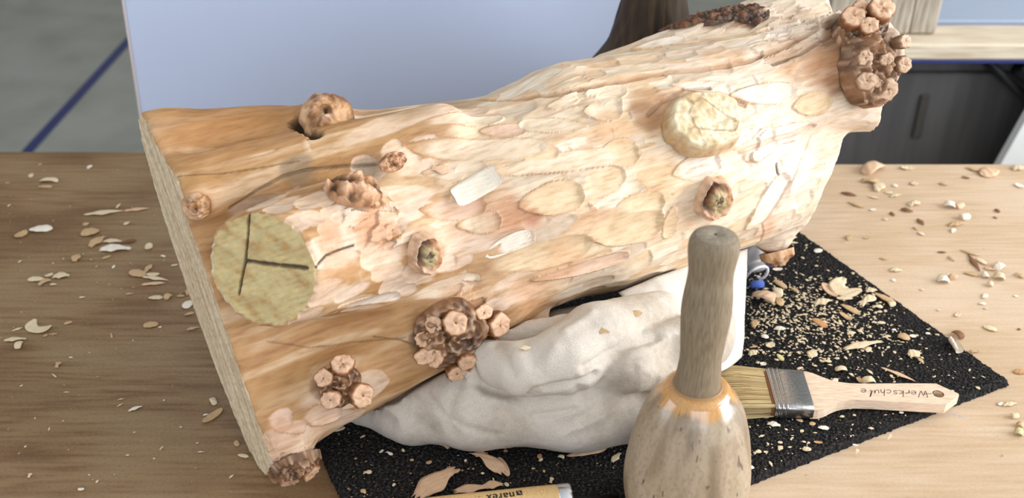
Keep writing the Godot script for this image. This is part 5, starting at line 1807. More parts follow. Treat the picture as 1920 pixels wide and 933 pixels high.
func chips() -> void:
	var tone := [srgb(232, 216, 184), srgb(206, 176, 134), srgb(248, 242, 228), srgb(128, 88, 54), srgb(230, 196, 164), srgb(206, 156, 108), srgb(220, 212, 160)]
	var cm := []
	var cg := noise_tex(23, 0.02, 3, [[0.0, srgb(205, 190, 168)], [0.5, srgb(244, 238, 230)], [1.0, srgb(255, 255, 255)]], 256)
	for t in tone:
		var m := mat(t, 0.75, 0.0, cg, Vector3(0.8, 5, 5))
		m.backlight_enabled = true
		m.backlight = Color(0.12, 0.1, 0.07)
		cm.append(m)
	var shapes := {}
	# x, height of what it lies on, z, length, width / length, turn, shape, tone, label, group
	var rows := [
		[-0.6130, 0.0002, -1.2176, 0.0353, 0.22, -0.00, "curl", 0, "long pale curved shaving at the bench's rear edge, far left of the log", "wood shavings lying about the log"],
		[-0.6123, 0.0002, -1.2027, 0.0203, 0.30, -0.00, "flake", 1, "short yellowish flake tucked right under the rearmost left shaving", "wood shavings lying about the log"],
		[-0.5130, 0.0002, -1.1338, 0.0483, 0.18, 0.22, "sliver", 0, "longest pale sliver on the brown bench, pointing at the log", "wood shavings lying about the log"],
		[-0.4733, 0.0002, -1.1419, 0.0321, 0.20, 0.22, "sliver", 4, "thin pinkish sliver lying end to end with the longest sliver", "wood shavings lying about the log"],
		[-0.5000, 0.0002, -1.1515, 0.0119, 0.30, 1.48, "jag", 0, "small pale broken chip on the brown bench, rear half, midway to log, left of two", "small chips on the brown left bench"],
		[-0.5758, 0.0002, -1.0932, 0.0293, 0.45, 0.07, "flake", 2, "white half-moon flake beside a tan flake near the left frame edge", "wood shavings lying about the log"],
		[-0.5948, 0.0002, -1.0805, 0.0182, 0.60, 1.11, "flake", 1, "tan flake touching the left end of the white half-moon flake", "wood shavings lying about the log"],
		[-0.5131, 0.0002, -1.0856, 0.0230, 0.65, 0.37, "flake", 1, "rounded tan flake at the back of the biggest left chip pile", "wood shavings lying about the log"],
		[-0.4971, 0.0002, -1.0632, 0.0258, 0.50, 1.19, "jag", 1, "small tan broken chip under the rounded flake in the left pile", "wood shavings lying about the log"],
		[-0.4796, 0.0002, -1.0644, 0.0230, 0.35, -0.00, "jag", 0, "flat pale chip behind the white jagged one in the left pile", "wood shavings lying about the log"],
		[-0.4699, 0.0002, -1.0462, 0.0347, 0.40, 0.07, "jag", 2, "white jagged flake at the front of the biggest left chip pile", "wood shavings lying about the log"],
		[-0.4601, 0.0002, -1.0632, 0.0181, 0.35, 0.29, "jag", 3, "dark brown chip on the right side of the left pile", "wood shavings lying about the log"],
		[-0.4745, 0.0002, -1.0297, 0.0109, 0.40, 0.72, "flake", 1, "small tan flake on the brown bench, middle, midway to log", "small chips on the brown left bench"],
		[-0.5093, 0.0002, -1.0273, 0.0162, 0.60, 1.62, "jag", 1, "lone tan chip standing just below left of the biggest pile", "wood shavings lying about the log"],
		[-0.4319, 0.0002, -1.0522, 0.0151, 0.55, 1.73, "flake", 0, "lone pale pointed chip between the biggest left pile and the log", "wood shavings lying about the log"],
		[-0.5385, 0.0002, -0.9822, 0.0205, 0.40, -0.00, "flake", 0, "pale oval flake at the left end of the middle row of shavings", "wood shavings lying about the log"],
		[-0.5263, 0.0002, -0.9756, 0.0212, 0.28, 0.89, "curl", 1, "tan curved shaving under the pair of oval flakes at left", "wood shavings lying about the log"],
		[-0.5131, 0.0002, -0.9887, 0.0173, 0.65, 0.17, "jag", 0, "yellowish broken flake at the right end of the oval flake trio", "wood shavings lying about the log"],
		[-0.5273, 0.0002, -0.9910, 0.0103, 0.50, 0.72, "flake", 0, "small pale flake on the brown bench, middle, near frame edge, left of two", "small chips on the brown left bench"],
		[-0.5155, 0.0002, -0.9724, 0.0084, 0.40, -0.00, "flake", 0, "small pale flake on the brown bench, middle, near frame edge, right of two", "small chips on the brown left bench"],
		[-0.4275, 0.0002, -0.9943, 0.0235, 0.50, -0.40, "flake", 1, "tan flake at the left of the stick bundle beside the log end", "wood shavings lying about the log"],
		[-0.4186, 0.0002, -1.0055, 0.0182, 0.35, 1.41, "sliver", 1, "tan pointed sliver sticking up behind the stick bundle", "wood shavings lying about the log"],
		[-0.4092, 0.0002, -0.9921, 0.0158, 0.40, -0.00, "flake", 0, "small pale flake on the brown bench, middle, close to log, left of two", "small chips on the brown left bench"],
		[-0.4045, 0.0002, -0.9843, 0.0344, 0.16, -0.23, "sliver", 0, "pale stick on top of the bundle nearest the log end", "wood shavings lying about the log"],
		[-0.4037, 0.0002, -0.9735, 0.0266, 0.22, 0.16, "sliver", 4, "pinkish stick underneath the bundle nearest the log end", "wood shavings lying about the log"],
		[-0.3927, 0.0002, -0.9459, 0.0165, 0.40, -0.00, "flake", 0, "pale oval flake in front of the stick bundle", "wood shavings lying about the log"],
		[-0.3786, 0.0002, -0.9459, 0.0143, 0.50, 1.19, "curl", 1, "small curled chip right of the pale oval flake by the log", "wood shavings lying about the log"],
		[-0.3659, 0.0002, -0.9491, 0.0094, 0.40, -0.00, "flake", 1, "small tan flake on the brown bench, middle, close to log, left of two", "small chips on the brown left bench"],
		[-0.3539, 0.0002, -0.9326, 0.0161, 0.60, 1.44, "flake", 2, "white flake half under the log end on the brown bench", "wood shavings lying about the log"],
		[-0.3476, 0.0002, -0.9155, 0.0110, 0.40, 0.48, "flake", 1, "small tan flake on the brown bench, middle, close to log, right of two", "small chips on the brown left bench"],
		[-0.3904, 0.0002, -1.0123, 0.0082, 0.40, 0.34, "flake", 0, "small pale flake on the brown bench, middle, close to log, right of two", "small chips on the brown left bench"],
		[-0.3605, 0.0002, -0.9574, 0.0152, 0.30, 1.74, "sliver", 1, "small tan splinter on the brown bench, middle, close to log", "small chips on the brown left bench"],
		[-0.3830, 0.0002, -0.8950, 0.0164, 0.55, 0.15, "flake", 1, "lone rounded tan flake midway down the bench left of the log", "wood shavings lying about the log"],
		[-0.3723, 0.0002, -0.8912, 0.0039, 0.80, -0.00, "flake", 0, "tiny pale flake on the brown bench, front half, close to log", "small chips on the brown left bench"],
		[-0.3365, 0.0002, -0.8884, 0.0129, 0.35, 0.38, "jag", 1, "tan chip beside the log end, below the white half-hidden flake", "wood shavings lying about the log"],
		[-0.5213, 0.0002, -0.8874, 0.0112, 0.30, 0.61, "sliver", 0, "small pale splinter on the brown bench, front half, near frame edge, left of two", "small chips on the brown left bench"],
		[-0.5007, 0.0002, -0.8922, 0.0279, 0.40, -0.46, "ring", 0, "pale hook shaped shaving close to the left frame edge", "wood shavings lying about the log"],
		[-0.5056, 0.0002, -0.8874, 0.0090, 0.50, -0.00, "flake", 0, "small pale flake on the brown bench, front half, near frame edge", "small chips on the brown left bench"],
		[-0.5165, 0.0002, -0.8687, 0.0210, 0.30, 0.15, "jag", 0, "upper arm of the pale split shaving at the left frame edge", "wood shavings lying about the log"],
		[-0.5080, 0.0002, -0.8586, 0.0186, 0.35, 1.69, "curl", 0, "lower bent arm of the pale split shaving at the left frame edge", "wood shavings lying about the log"],
		[-0.4721, 0.0002, -0.8989, 0.0089, 0.50, 0.50, "flake", 1, "small tan flake on the brown bench, front half, midway to log", "small chips on the brown left bench"],
		[-0.4805, 0.0002, -0.8789, 0.0096, 0.25, 0.15, "sliver", 1, "small tan splinter on the brown bench, front half, near frame edge", "small chips on the brown left bench"],
		[-0.4878, 0.0002, -0.8761, 0.0056, 0.50, 0.99, "flake", 1, "tiny tan flake on the brown bench, front half, near frame edge", "small chips on the brown left bench"],
		[-0.4561, 0.0002, -0.8268, 0.0096, 0.55, 1.58, "jag", 1, "lone tan chip on the bare brown bench, lower left", "wood shavings lying about the log"],
		[-0.3583, 0.0002, -0.7600, 0.0123, 0.35, 0.59, "jag", 2, "white splintered chip alone on the dark stain, lower left", "wood shavings lying about the log"],
		[-0.2863, 0.0002, -0.7701, 0.0166, 0.30, -1.02, "curl", 0, "pale hooked curl beside the lower log end", "wood shavings lying about the log"],
		[-0.2817, 0.0002, -0.7493, 0.0255, 0.30, 0.96, "flake", 1, "leaf shaped tan chip beside the lower log end", "wood shavings lying about the log"],
		[-0.2888, 0.0002, -0.7515, 0.0053, 0.40, 0.28, "flake", 2, "small white flake on the brown bench, front, close to log", "small chips on the brown left bench"],
		[-0.2507, 0.0002, -0.7119, 0.0088, 0.50, -1.13, "flake", 1, "small tan flake on the brown bench, front, close to log", "small chips on the brown left bench"],
		[-0.2414, 0.0002, -0.6959, 0.0114, 0.35, -0.28, "flake", 0, "pale flat flake nearest the foot of the log end", "wood shavings lying about the log"],
		[-0.3723, 0.0002, -0.6542, 0.0060, 0.50, -0.00, "flake", 2, "small white flake on the brown bench, front, midway to log", "small chips on the brown left bench"],
		[-0.4231, 0.0002, -0.6710, 0.0055, 0.60, 1.55, "jag", 0, "small pale broken chip on the brown bench, front, near frame edge", "small chips on the brown left bench"],
		[-0.4186, 0.0002, -0.8761, 0.0104, 0.20, -1.16, "sliver", 1, "small tan splinter on the brown bench, front half, midway to log", "small chips on the brown left bench"],
		[-0.2459, 0.0002, -0.6697, 0.0055, 0.40, 1.02, "jag", 0, "small pale broken chip on the brown bench, front, close to log, right of two", "small chips on the brown left bench"],
		[-0.3743, 0.0002, -0.7654, 0.0070, 0.20, 0.89, "sliver", 0, "small pale splinter on the brown bench, front half, midway to log, middle of three", "small chips on the brown left bench"],
		[-0.3760, 0.0002, -0.7740, 0.0067, 0.20, 0.29, "sliver", 0, "small pale splinter on the brown bench, front half, midway to log, rightmost of three", "small chips on the brown left bench"],
		[-0.4535, 0.0002, -0.8098, 0.0089, 0.20, -0.73, "sliver", 0, "small pale splinter on the brown bench, front half, near frame edge, right of two", "small chips on the brown left bench"],
		[-0.4101, 0.0002, -0.8081, 0.0039, 0.30, 0.62, "sliver", 1, "tiny tan splinter on the brown bench, front half, midway to log", "small chips on the brown left bench"],
		[-0.4321, 0.0002, -0.7844, 0.0062, 0.20, -0.00, "sliver", 0, "small pale splinter on the brown bench, front half, midway to log, leftmost of three", "small chips on the brown left bench"],
		[-0.4476, 0.0002, -0.8390, 0.0043, 0.40, -0.00, "flake", 2, "tiny white flake on the brown bench, front half, midway to log", "small chips on the brown left bench"],
		[-0.3617, 0.0002, -0.6638, 0.0041, 0.50, 1.50, "flake", 0, "tiny pale flake on the brown bench, front, midway to log, left of two", "small chips on the brown left bench"],
		[-0.3455, 0.0002, -0.6966, 0.0034, 0.50, -0.00, "flake", 0, "tiny pale flake on the brown bench, front, midway to log, right of two", "small chips on the brown left bench"],
		[-0.2804, 0.0002, -0.7007, 0.0058, 0.30, -0.00, "jag", 0, "small pale broken chip on the brown bench, front, close to log, left of two", "small chips on the brown left bench"],
		[-0.3174, 0.0002, -0.7056, 0.0048, 0.40, 1.19, "jag", 0, "tiny pale broken chip on the brown bench, front, close to log", "small chips on the brown left bench"],
		[-0.2869, 0.0002, -0.7126, 0.0032, 0.40, 0.55, "flake", 0, "tiny pale flake on the brown bench, front, close to log", "small chips on the brown left bench"],
		[-0.4800, 0.0002, -0.7941, 0.0035, 0.40, 0.96, "flake", 2, "tiny white flake on the brown bench, front half, near frame edge", "small chips on the brown left bench"],
		[-0.4291, 0.0002, -0.7314, 0.0060, 0.25, 1.82, "sliver", 0, "tiny pale splinter on the brown bench, front, near frame edge", "small chips on the brown left bench"],
		[-0.6663, 0.0002, -1.2131, 0.0070, 0.40, -0.00, "flake", 1, "tiny tan flake on the brown bench, rear, near frame edge", "small chips on the brown left bench"],
		[-0.6436, 0.0002, -1.2342, 0.0118, 0.50, 1.79, "flake", 0, "tiny pale flake on the brown bench, rear, near frame edge, left of two", "small chips on the brown left bench"],
		[-0.5737, 0.0002, -1.2590, 0.0112, 0.50, 1.46, "flake", 2, "tiny white flake on the brown bench, rear, midway to log", "small chips on the brown left bench"],
		[-0.6441, 0.0002, -1.2669, 0.0050, 0.50, 0.85, "flake", 0, "tiny pale flake on the brown bench, rear, near frame edge, right of two", "small chips on the brown left bench"],
		[-0.6394, 0.0002, -1.1529, 0.0063, 0.40, 1.40, "flake", 0, "tiny pale flake on the brown bench, rear half, near frame edge", "small chips on the brown left bench"],
		[-0.5725, 0.0002, -1.0204, 0.0061, 0.40, 1.34, "flake", 0, "tiny pale flake on the brown bench, middle, near frame edge", "small chips on the brown left bench"],
		[-0.4596, 0.0002, -1.0089, 0.0071, 0.40, 1.58, "flake", 2, "tiny white flake on the brown bench, middle, midway to log", "small chips on the brown left bench"],
		[-0.4238, 0.0002, -0.9532, 0.0079, 0.40, 0.16, "jag", 1, "small tan broken chip on the brown bench, middle, close to log", "small chips on the brown left bench"],
		[-0.4742, 0.0002, -0.9470, 0.0067, 0.30, 0.16, "flake", 2, "small white flake on the brown bench, middle, midway to log", "small chips on the brown left bench"],
		[-0.4090, 0.0002, -1.0320, 0.0073, 0.40, -0.52, "flake", 2, "tiny white flake on the brown bench, middle, close to log", "small chips on the brown left bench"],
		[-0.5255, 0.0002, -1.1061, 0.0081, 0.80, 1.63, "flake", 1, "tiny tan flake on the brown bench, rear half, midway to log", "small chips on the brown left bench"],
		[-0.4752, 0.0002, -1.1074, 0.0089, 0.60, 1.06, "jag", 0, "small pale broken chip on the brown bench, rear half, midway to log, right of two", "small chips on the brown left bench"],
		[-0.4519, 0.0002, -0.9724, 0.0045, 0.40, 0.34, "flake", 1, "tiny tan flake on the brown bench, middle, midway to log, right of two", "small chips on the brown left bench"],
		[-0.4797, 0.0002, -1.0100, 0.0056, 0.30, 1.46, "flake", 1, "tiny tan flake on the brown bench, middle, midway to log, left of two", "small chips on the brown left bench"],
		[0.4864, 0.0002, -1.2481, 0.0583, 0.30, 0.71, "curl", 4, "pink tipped curl at the rear bench edge right of the log's cut stub", "wood shavings lying about the log"],
		[0.5364, 0.0002, -1.2559, 0.0202, 0.50, 0.18, "flake", 0, "cream flake on the rear bench edge below the cabinet pull", "wood shavings lying about the log"],
		[0.6243, 0.0002, -1.2512, 0.0230, 0.35, -0.64, "sliver", 1, "tan sliver on the rear bench edge, left half of a pair", "wood shavings lying about the log"],
		[0.6409, 0.0002, -1.2419, 0.0336, 0.60, 0.70, "flake", 4, "pinkish flake on the rear bench edge, right half of a pair", "wood shavings lying about the log"],
		[0.6862, 0.0002, -1.2543, 0.0208, 0.60, 0.32, "jag", 0, "pale chip on the rear bench edge at the right frame edge", "wood shavings lying about the log"],
		[0.6668, 0.0002, -1.2042, 0.0145, 0.50, -1.03, "flake", 2, "white flake at the right frame edge near the rear bench edge", "wood shavings lying about the log"],
		[0.4742, 0.0002, -1.2161, 0.0230, 0.50, -0.19, "jag", 1, "tan broken chip just behind the dark one right of the stub", "wood shavings lying about the log"],
		[0.4810, 0.0002, -1.2013, 0.0273, 0.50, 1.01, "jag", 0, "small pale broken chip on the pale bench, rear half, near log stub", "small chips on the pale right bench"],
		[0.5034, 0.0002, -1.2057, 0.0077, 0.80, -0.00, "flake", 2, "small white flake on the pale bench, rear half, below cabinet pull", "small chips on the pale right bench"],
		[0.5306, 0.0002, -1.2116, 0.0124, 0.60, 0.72, "flake", 0, "small pale flake on the pale bench, rear edge, below cabinet pull", "small chips on the pale right bench"],
		[0.5687, 0.0002, -1.2101, 0.0118, 0.50, -0.40, "flake", 1, "small tan flake on the pale bench, rear half, beside chip pile", "small chips on the pale right bench"],
		[0.4360, 0.0002, -1.1824, 0.0186, 0.35, -0.46, "jag", 3, "dark brown chip lying nearest the log's cut stub", "wood shavings lying about the log"],
		[0.4377, 0.0002, -1.1543, 0.0235, 0.25, -0.75, "sliver", 1, "tan sliver in front of the dark chip by the stub", "wood shavings lying about the log"],
		[0.4558, 0.0002, -1.1419, 0.0092, 0.50, 0.31, "flake", 2, "small white flake on the pale bench, rear half, near log stub", "small chips on the pale right bench"],
		[0.4659, 0.0002, -1.1739, 0.0143, 0.30, -0.39, "sliver", 0, "small pale splinter on the pale bench, rear half, near log stub", "small chips on the pale right bench"],
		[0.4898, 0.0002, -1.1867, 0.0111, 0.50, -0.00, "flake", 0, "small pale flake on the pale bench, rear half, below cabinet pull, left of two", "small chips on the pale right bench"],
		[0.4954, 0.0002, -1.1781, 0.0159, 0.40, 0.32, "jag", 0, "small pale broken chip on the pale bench, rear half, below cabinet pull, left of two", "small chips on the pale right bench"],
		[0.4974, 0.0002, -1.1392, 0.0139, 0.55, -0.38, "jag", 3, "brown chunk under a pale chip, right of the log stub", "wood shavings lying about the log"],
		[0.5122, 0.0002, -1.1557, 0.0185, 0.50, 0.54, "jag", 0, "small pale broken chip on the pale bench, rear half, below cabinet pull, right of two", "small chips on the pale right bench"],
		[0.4767, 0.0002, -1.1311, 0.0107, 0.40, -1.46, "flake", 3, "small brown flake on the pale bench, rear half, below cabinet pull", "small chips on the pale right bench"],
		[0.4640, 0.0002, -1.1178, 0.0066, 0.50, -0.00, "flake", 0, "tiny pale flake on the pale bench, rear half, below cabinet pull", "small chips on the pale right bench"],
		[0.5055, 0.0002, -1.1113, 0.0169, 0.35, -1.40, "sliver", 3, "small brown splinter on the pale bench, rear half, below cabinet pull", "small chips on the pale right bench"],
		[0.4944, 0.0002, -1.0957, 0.0088, 0.40, -1.07, "flake", 1, "small tan flake on the pale bench, rear half, below cabinet pull", "small chips on the pale right bench"],
		[0.4967, 0.0002, -1.0830, 0.0101, 0.50, -1.06, "flake", 0, "small pale flake on the pale bench, rear half, below cabinet pull, right of two", "small chips on the pale right bench"],
		[0.5550, 0.0002, -1.1501, 0.0215, 0.50, -0.31, "curl", 2, "bright white cupped chip in the middle of the right bench", "wood shavings lying about the log"],
		[0.5667, 0.0002, -1.1488, 0.0153, 0.70, -1.12, "curl", 4, "pinkish curl touching the bright white cupped chip", "wood shavings lying about the log"],
		[0.5630, 0.0002, -1.1205, 0.0174, 0.60, -1.35, "curl", 2, "small white curl below right of the bright cupped chip", "wood shavings lying about the log"],
		[0.5467, 0.0002, -1.1048, 0.0214, 0.40, 0.30, "jag", 1, "tan splintered chip under the small white curl", "wood shavings lying about the log"],
		[0.5383, 0.0002, -1.0906, 0.0131, 0.40, 1.07, "sliver", 2, "small white splinter on the pale bench, rear half, beside chip pile", "small chips on the pale right bench"],
		[0.6049, 0.0002, -1.2281, 0.0107, 0.40, -0.63, "flake", 3, "small brown flake on the pale bench, rear edge, beside chip pile", "small chips on the pale right bench"],
		[0.6116, 0.0002, -1.1392, 0.0098, 0.50, -1.38, "flake", 3, "small brown flake on the pale bench, rear half, by frame edge", "small chips on the pale right bench"],
		[0.6021, 0.0002, -1.1218, 0.0057, 0.50, -0.79, "flake", 3, "tiny brown flake on the pale bench, rear half, by frame edge", "small chips on the pale right bench"],
		[0.5070, 0.0002, -1.0403, 0.0111, 0.30, -0.07, "sliver", 3, "small brown splinter on the pale bench, middle, beside chip pile", "small chips on the pale right bench"],
		[0.5132, 0.0002, -1.0262, 0.0107, 0.40, -1.05, "jag", 1, "small tan broken chip on the pale bench, middle, beside chip pile", "small chips on the pale right bench"],
		[0.4341, 0.0002, -1.0262, 0.0106, 0.35, -0.35, "sliver", 1, "small tan splinter on the pale bench, middle, below cabinet pull", "small chips on the pale right bench"],
		[0.4399, 0.0002, -1.0010, 0.0135, 0.55, -0.00, "jag", 0, "lone crumpled pale chip just right of the mat's upper edge", "wood shavings lying about the log"],
		[0.4313, 0.0002, -0.9811, 0.0054, 0.80, -0.00, "flake", 2, "tiny white flake on the pale bench, middle, below cabinet pull", "small chips on the pale right bench"],
		[0.5363, 0.0002, -1.0181, 0.0392, 0.14, -1.57, "sliver", 3, "dark long sliver leaning across the right chip pile", "wood shavings lying about the log"],
		[0.5392, 0.0002, -1.0391, 0.0235, 0.20, -0.67, "sliver", 1, "tan sliver at the rear of the right chip pile", "wood shavings lying about the log"],
		[0.5459, 0.0002, -1.0204, 0.0158, 0.40, -1.07, "flake", 0, "short pale flake inside the right chip pile", "wood shavings lying about the log"],
		[0.5245, 0.0002, -0.9932, 0.0168, 0.32, -0.43, "flake", 1, "tan flake at the left end of the right chip pile", "wood shavings lying about the log"],
		[0.5380, 0.0002, -0.9887, 0.0121, 0.70, -0.00, "curl", 2, "white curl in the front middle of the right chip pile", "wood shavings lying about the log"],
		[0.5508, 0.0002, -1.0044, 0.0151, 0.40, -0.17, "flake", 4, "pinkish flake on the right chip pile behind the cream one", "wood shavings lying about the log"],
		[0.5609, 0.0002, -1.0066, 0.0253, 0.35, 0.76, "curl", 2, "white upright splinter on the right end of the chip pile", "wood shavings lying about the log"],
		[0.5525, 0.0002, -0.9854, 0.0190, 0.50, -0.28, "curl", 0, "broad cream curl at the right end of the chip pile", "wood shavings lying about the log"],
		[0.5366, 0.0002, -0.9713, 0.0109, 0.60, -0.54, "curl", 0, "small grey-cream curl in front of the right chip pile", "wood shavings lying about the log"],
		[0.5779, 0.0002, -0.9898, 0.0118, 0.50, -0.92, "jag", 1, "tan chip at the right frame edge level with the chip pile", "wood shavings lying about the log"],
		[0.4866, 0.0002, -0.9789, 0.0197, 0.50, -0.13, "curl", 2, "fat white curl left of the right chip pile", "wood shavings lying about the log"],
		[0.4951, 0.0002, -0.9910, 0.0158, 0.35, -0.00, "flake", 0, "flat cream flake lying behind the fat white curl", "wood shavings lying about the log"],
		[0.5004, 0.0002, -0.9854, 0.0147, 0.50, 0.97, "curl", 4, "small pinkish curl on the pale bench, middle, beside chip pile", "small chips on the pale right bench"],
		[0.4574, 0.0002, -0.9617, 0.0054, 0.60, -0.00, "flake", 0, "tiny pale flake on the pale bench, front, below cabinet pull", "small chips on the pale right bench"],
		[0.5231, 0.0002, -0.9501, 0.0089, 0.60, 0.95, "flake", 2, "tiny white flake on the pale bench, front, by frame edge, leftmost of three", "small chips on the pale right bench"],
		[0.4059, 0.0002, -1.0730, 0.0123, 0.50, 1.14, "jag", 1, "small tan broken chip on the pale bench, middle, near log stub", "small chips on the pale right bench"],
		[0.4278, 0.0002, -1.0730, 0.0071, 0.50, -0.00, "flake", 1, "small tan flake on the pale bench, middle, near log stub", "small chips on the pale right bench"],
		[0.5568, 0.0002, -0.9491, 0.0053, 0.60, -0.00, "flake", 2, "tiny white flake on the pale bench, front, by frame edge, rightmost of three", "small chips on the pale right bench"],
		[0.4655, 0.0002, -0.8761, 0.0195, 0.40, -1.04, "curl", 3, "dark brown bark chip just outside the mat's right edge", "wood shavings lying about the log"],
		[0.4512, 0.0065, -0.8467, 0.0188, 0.45, -1.51, "roll", 2, "white rolled shaving on the mat's right edge", "wood shavings lying about the log"],
		[0.4760, 0.0002, -0.8496, 0.0049, 0.70, -0.00, "flake", 1, "tiny tan flake on the pale bench, front, by frame edge", "small chips on the pale right bench"],
		[0.4713, 0.0002, -0.8487, 0.0062, 0.70, 0.61, "jag", 1, "tiny tan broken chip on the pale bench, front, beside chip pile", "small chips on the pale right bench"],
		[0.5048, 0.0002, -0.8884, 0.0154, 0.45, -0.61, "flake", 0, "grey-cream flake out on the bench right of the brown bark chip", "wood shavings lying about the log"],
		[0.5142, 0.0002, -0.9346, 0.0082, 0.50, -0.00, "flake", 2, "small white flake on the pale bench, front, by frame edge", "small chips on the pale right bench"],
		[0.5213, 0.0002, -0.9470, 0.0078, 0.50, 0.48, "flake", 0, "tiny pale flake on the pale bench, front, by frame edge, left of two", "small chips on the pale right bench"],
		[0.5147, 0.0002, -0.9255, 0.0052, 0.50, -0.00, "flake", 0, "tiny pale flake on the pale bench, front, by frame edge, right of two", "small chips on the pale right bench"],
		[0.5056, 0.0002, -0.8157, 0.0127, 0.50, -0.00, "flake", 5, "orange tan flake at the right frame edge beyond the mat corner", "wood shavings lying about the log"],
		[0.4754, 0.0002, -0.7662, 0.0149, 0.35, 0.24, "jag", 0, "cream splintered chip below the mat's right corner", "wood shavings lying about the log"],
		[0.4670, 0.0002, -0.7669, 0.0071, 0.50, 0.58, "flake", 2, "tiny white flake on the pale bench, front, by frame edge, middle of three", "small chips on the pale right bench"],
		[0.4727, 0.0002, -0.7485, 0.0103, 0.60, -1.43, "curl", 0, "small cream curl above the green-tinged one at right", "wood shavings lying about the log"],
		[0.4728, 0.0002, -0.7365, 0.0097, 0.60, -0.61, "curl", 1, "tan curl at the right frame edge above the green-tinged one", "wood shavings lying about the log"],
		[0.4672, 0.0002, -0.7256, 0.0123, 0.65, -0.44, "curl", 6, "green-tinged cream curl at the right frame edge, lowest of three", "wood shavings lying about the log"],
		[0.4791, 0.0002, -0.9136, 0.0096, 0.50, 0.81, "flake", 0, "tiny pale flake on the pale bench, front, beside chip pile, right of two", "small chips on the pale right bench"],
		[0.5348, 0.0002, -0.8874, 0.0039, 0.70, -0.00, "flake", 3, "tiny brown flake on the pale bench, front, by frame edge", "small chips on the pale right bench"],
		[0.4621, 0.0002, -0.9225, 0.0040, 0.70, -0.00, "flake", 0, "tiny pale flake on the pale bench, front, beside chip pile, left of two", "small chips on the pale right bench"],
		[0.2728, 0.0078, -0.9308, 0.0259, 0.70, -0.32, "fan", 4, "big pinkish fan shaped shaving beside the canvas flap", "wood shavings lying about the log"],
		[0.2903, 0.0078, -0.9421, 0.0273, 0.35, -1.64, "curl", 0, "cream forked chip standing right of the fan shaving", "wood shavings lying about the log"],
		[0.2893, 0.0078, -0.9267, 0.0167, 0.50, -1.58, "flake", 1, "small tan flake on mat in dense sawdust, close to flap", "small chips on the mat around the brush"],
		[0.2980, 0.0078, -0.9610, 0.0211, 0.35, -1.05, "flake", 1, "tan flake behind the forked chip on the mat", "wood shavings lying about the log"],
		[0.3115, 0.0078, -0.9504, 0.0136, 0.30, -0.80, "sliver", 1, "small tan splinter on mat in dense sawdust, in the middle", "small chips on the mat around the brush"],
		[0.3492, 0.0078, -0.9483, 0.0294, 0.35, -1.28, "flake", 4, "pinkish flake left of the large open curl on the mat", "wood shavings lying about the log"],
		[0.3688, 0.0078, -0.9536, 0.0314, 0.60, -1.09, "ring", 0, "large open cream curl on the upper part of the mat", "wood shavings lying about the log"],
		[0.3623, 0.0078, -0.9339, 0.0186, 0.30, -0.00, "flake", 0, "flat cream chip in front of the large open curl", "wood shavings lying about the log"],
		[0.3628, 0.0078, -0.9127, 0.0251, 0.30, -0.89, "flake", 1, "tan leaf chip in the mat's dense sawdust, right of centre", "wood shavings lying about the log"],
		[0.3536, 0.0078, -0.8999, 0.0179, 0.30, -1.06, "flake", 1, "small tan chip below the tan leaf chip on the mat", "wood shavings lying about the log"],
		[0.3849, 0.0078, -0.9277, 0.0263, 0.40, 0.66, "jag", 0, "cream broken chip between the open curl and the mat edge", "wood shavings lying about the log"],
		[0.3950, 0.0078, -0.9483, 0.0131, 0.60, 0.28, "jag", 0, "yellowish chip at the mat's upper right rim", "wood shavings lying about the log"],
		[0.4061, 0.0078, -0.9328, 0.0278, 0.28, -0.92, "flake", 1, "tan long flake along the mat's upper right rim", "wood shavings lying about the log"],
		[0.4087, 0.0078, -0.9207, 0.0112, 0.60, -1.40, "curl", 0, "small pale curl on mat in dense sawdust, towards right rim", "small chips on the mat around the brush"],
		[0.3926, 0.0078, -0.9167, 0.0115, 0.50, -0.00, "jag", 0, "small pale broken chip on mat in dense sawdust, towards right rim, right of two", "small chips on the mat around the brush"],
		[0.3352, 0.0078, -0.9257, 0.0203, 0.50, 0.40, "jag", 0, "cream broken chip left of the sawdust heap on the mat", "wood shavings lying about the log"],
		[0.3233, 0.0078, -0.8874, 0.0204, 0.40, -0.92, "flake", 5, "orange tan flake below the sawdust heap on the mat", "wood shavings lying about the log"],
		[0.3570, 0.0078, -0.8486, 0.0430, 0.20, 0.31, "jag", 0, "long cream stick on the mat above the brush handle", "wood shavings lying about the log"],
		[0.4040, 0.0078, -0.8631, 0.0136, 0.70, -0.95, "flake", 1, "rounded tan chip near the mat's right rim", "wood shavings lying about the log"],
		[0.4051, 0.0078, -0.8344, 0.0148, 0.80, 0.46, "jag", 0, "crumpled cream chip right of the long stick", "wood shavings lying about the log"],
		[0.4080, 0.0078, -0.8240, 0.0101, 0.40, -1.29, "jag", 1, "small tan broken chip on mat just above brush, towards right rim", "small chips on the mat around the brush"],
		[0.3245, 0.0078, -0.8087, 0.0196, 0.30, 0.11, "curl", 0, "pale arched chip between the brush ferrule and the long stick", "wood shavings lying about the log"],
		[0.3792, 0.0078, -0.8020, 0.0367, 0.12, -0.68, "sliver", 4, "long thin pinkish sliver above the brush handle", "wood shavings lying about the log"],
		[0.3461, 0.0078, -0.7905, 0.0201, 0.40, 0.20, "curl", 0, "cream curl touching the top edge of the brush handle", "wood shavings lying about the log"],
		[0.3382, 0.0078, -0.7937, 0.0093, 0.50, -1.33, "flake", 1, "small tan flake on mat just above brush, towards right rim", "small chips on the mat around the brush"],
		[0.3025, 0.0078, -0.8344, 0.0156, 0.60, 1.03, "jag", 0, "cream chunk on the mat above the brush ferrule", "wood shavings lying about the log"],
		[0.2608, 0.0078, -0.8640, 0.0088, 0.70, -0.61, "flake", 2, "small white flake on mat in dense sawdust, close to flap, left of two", "small chips on the mat around the brush"],
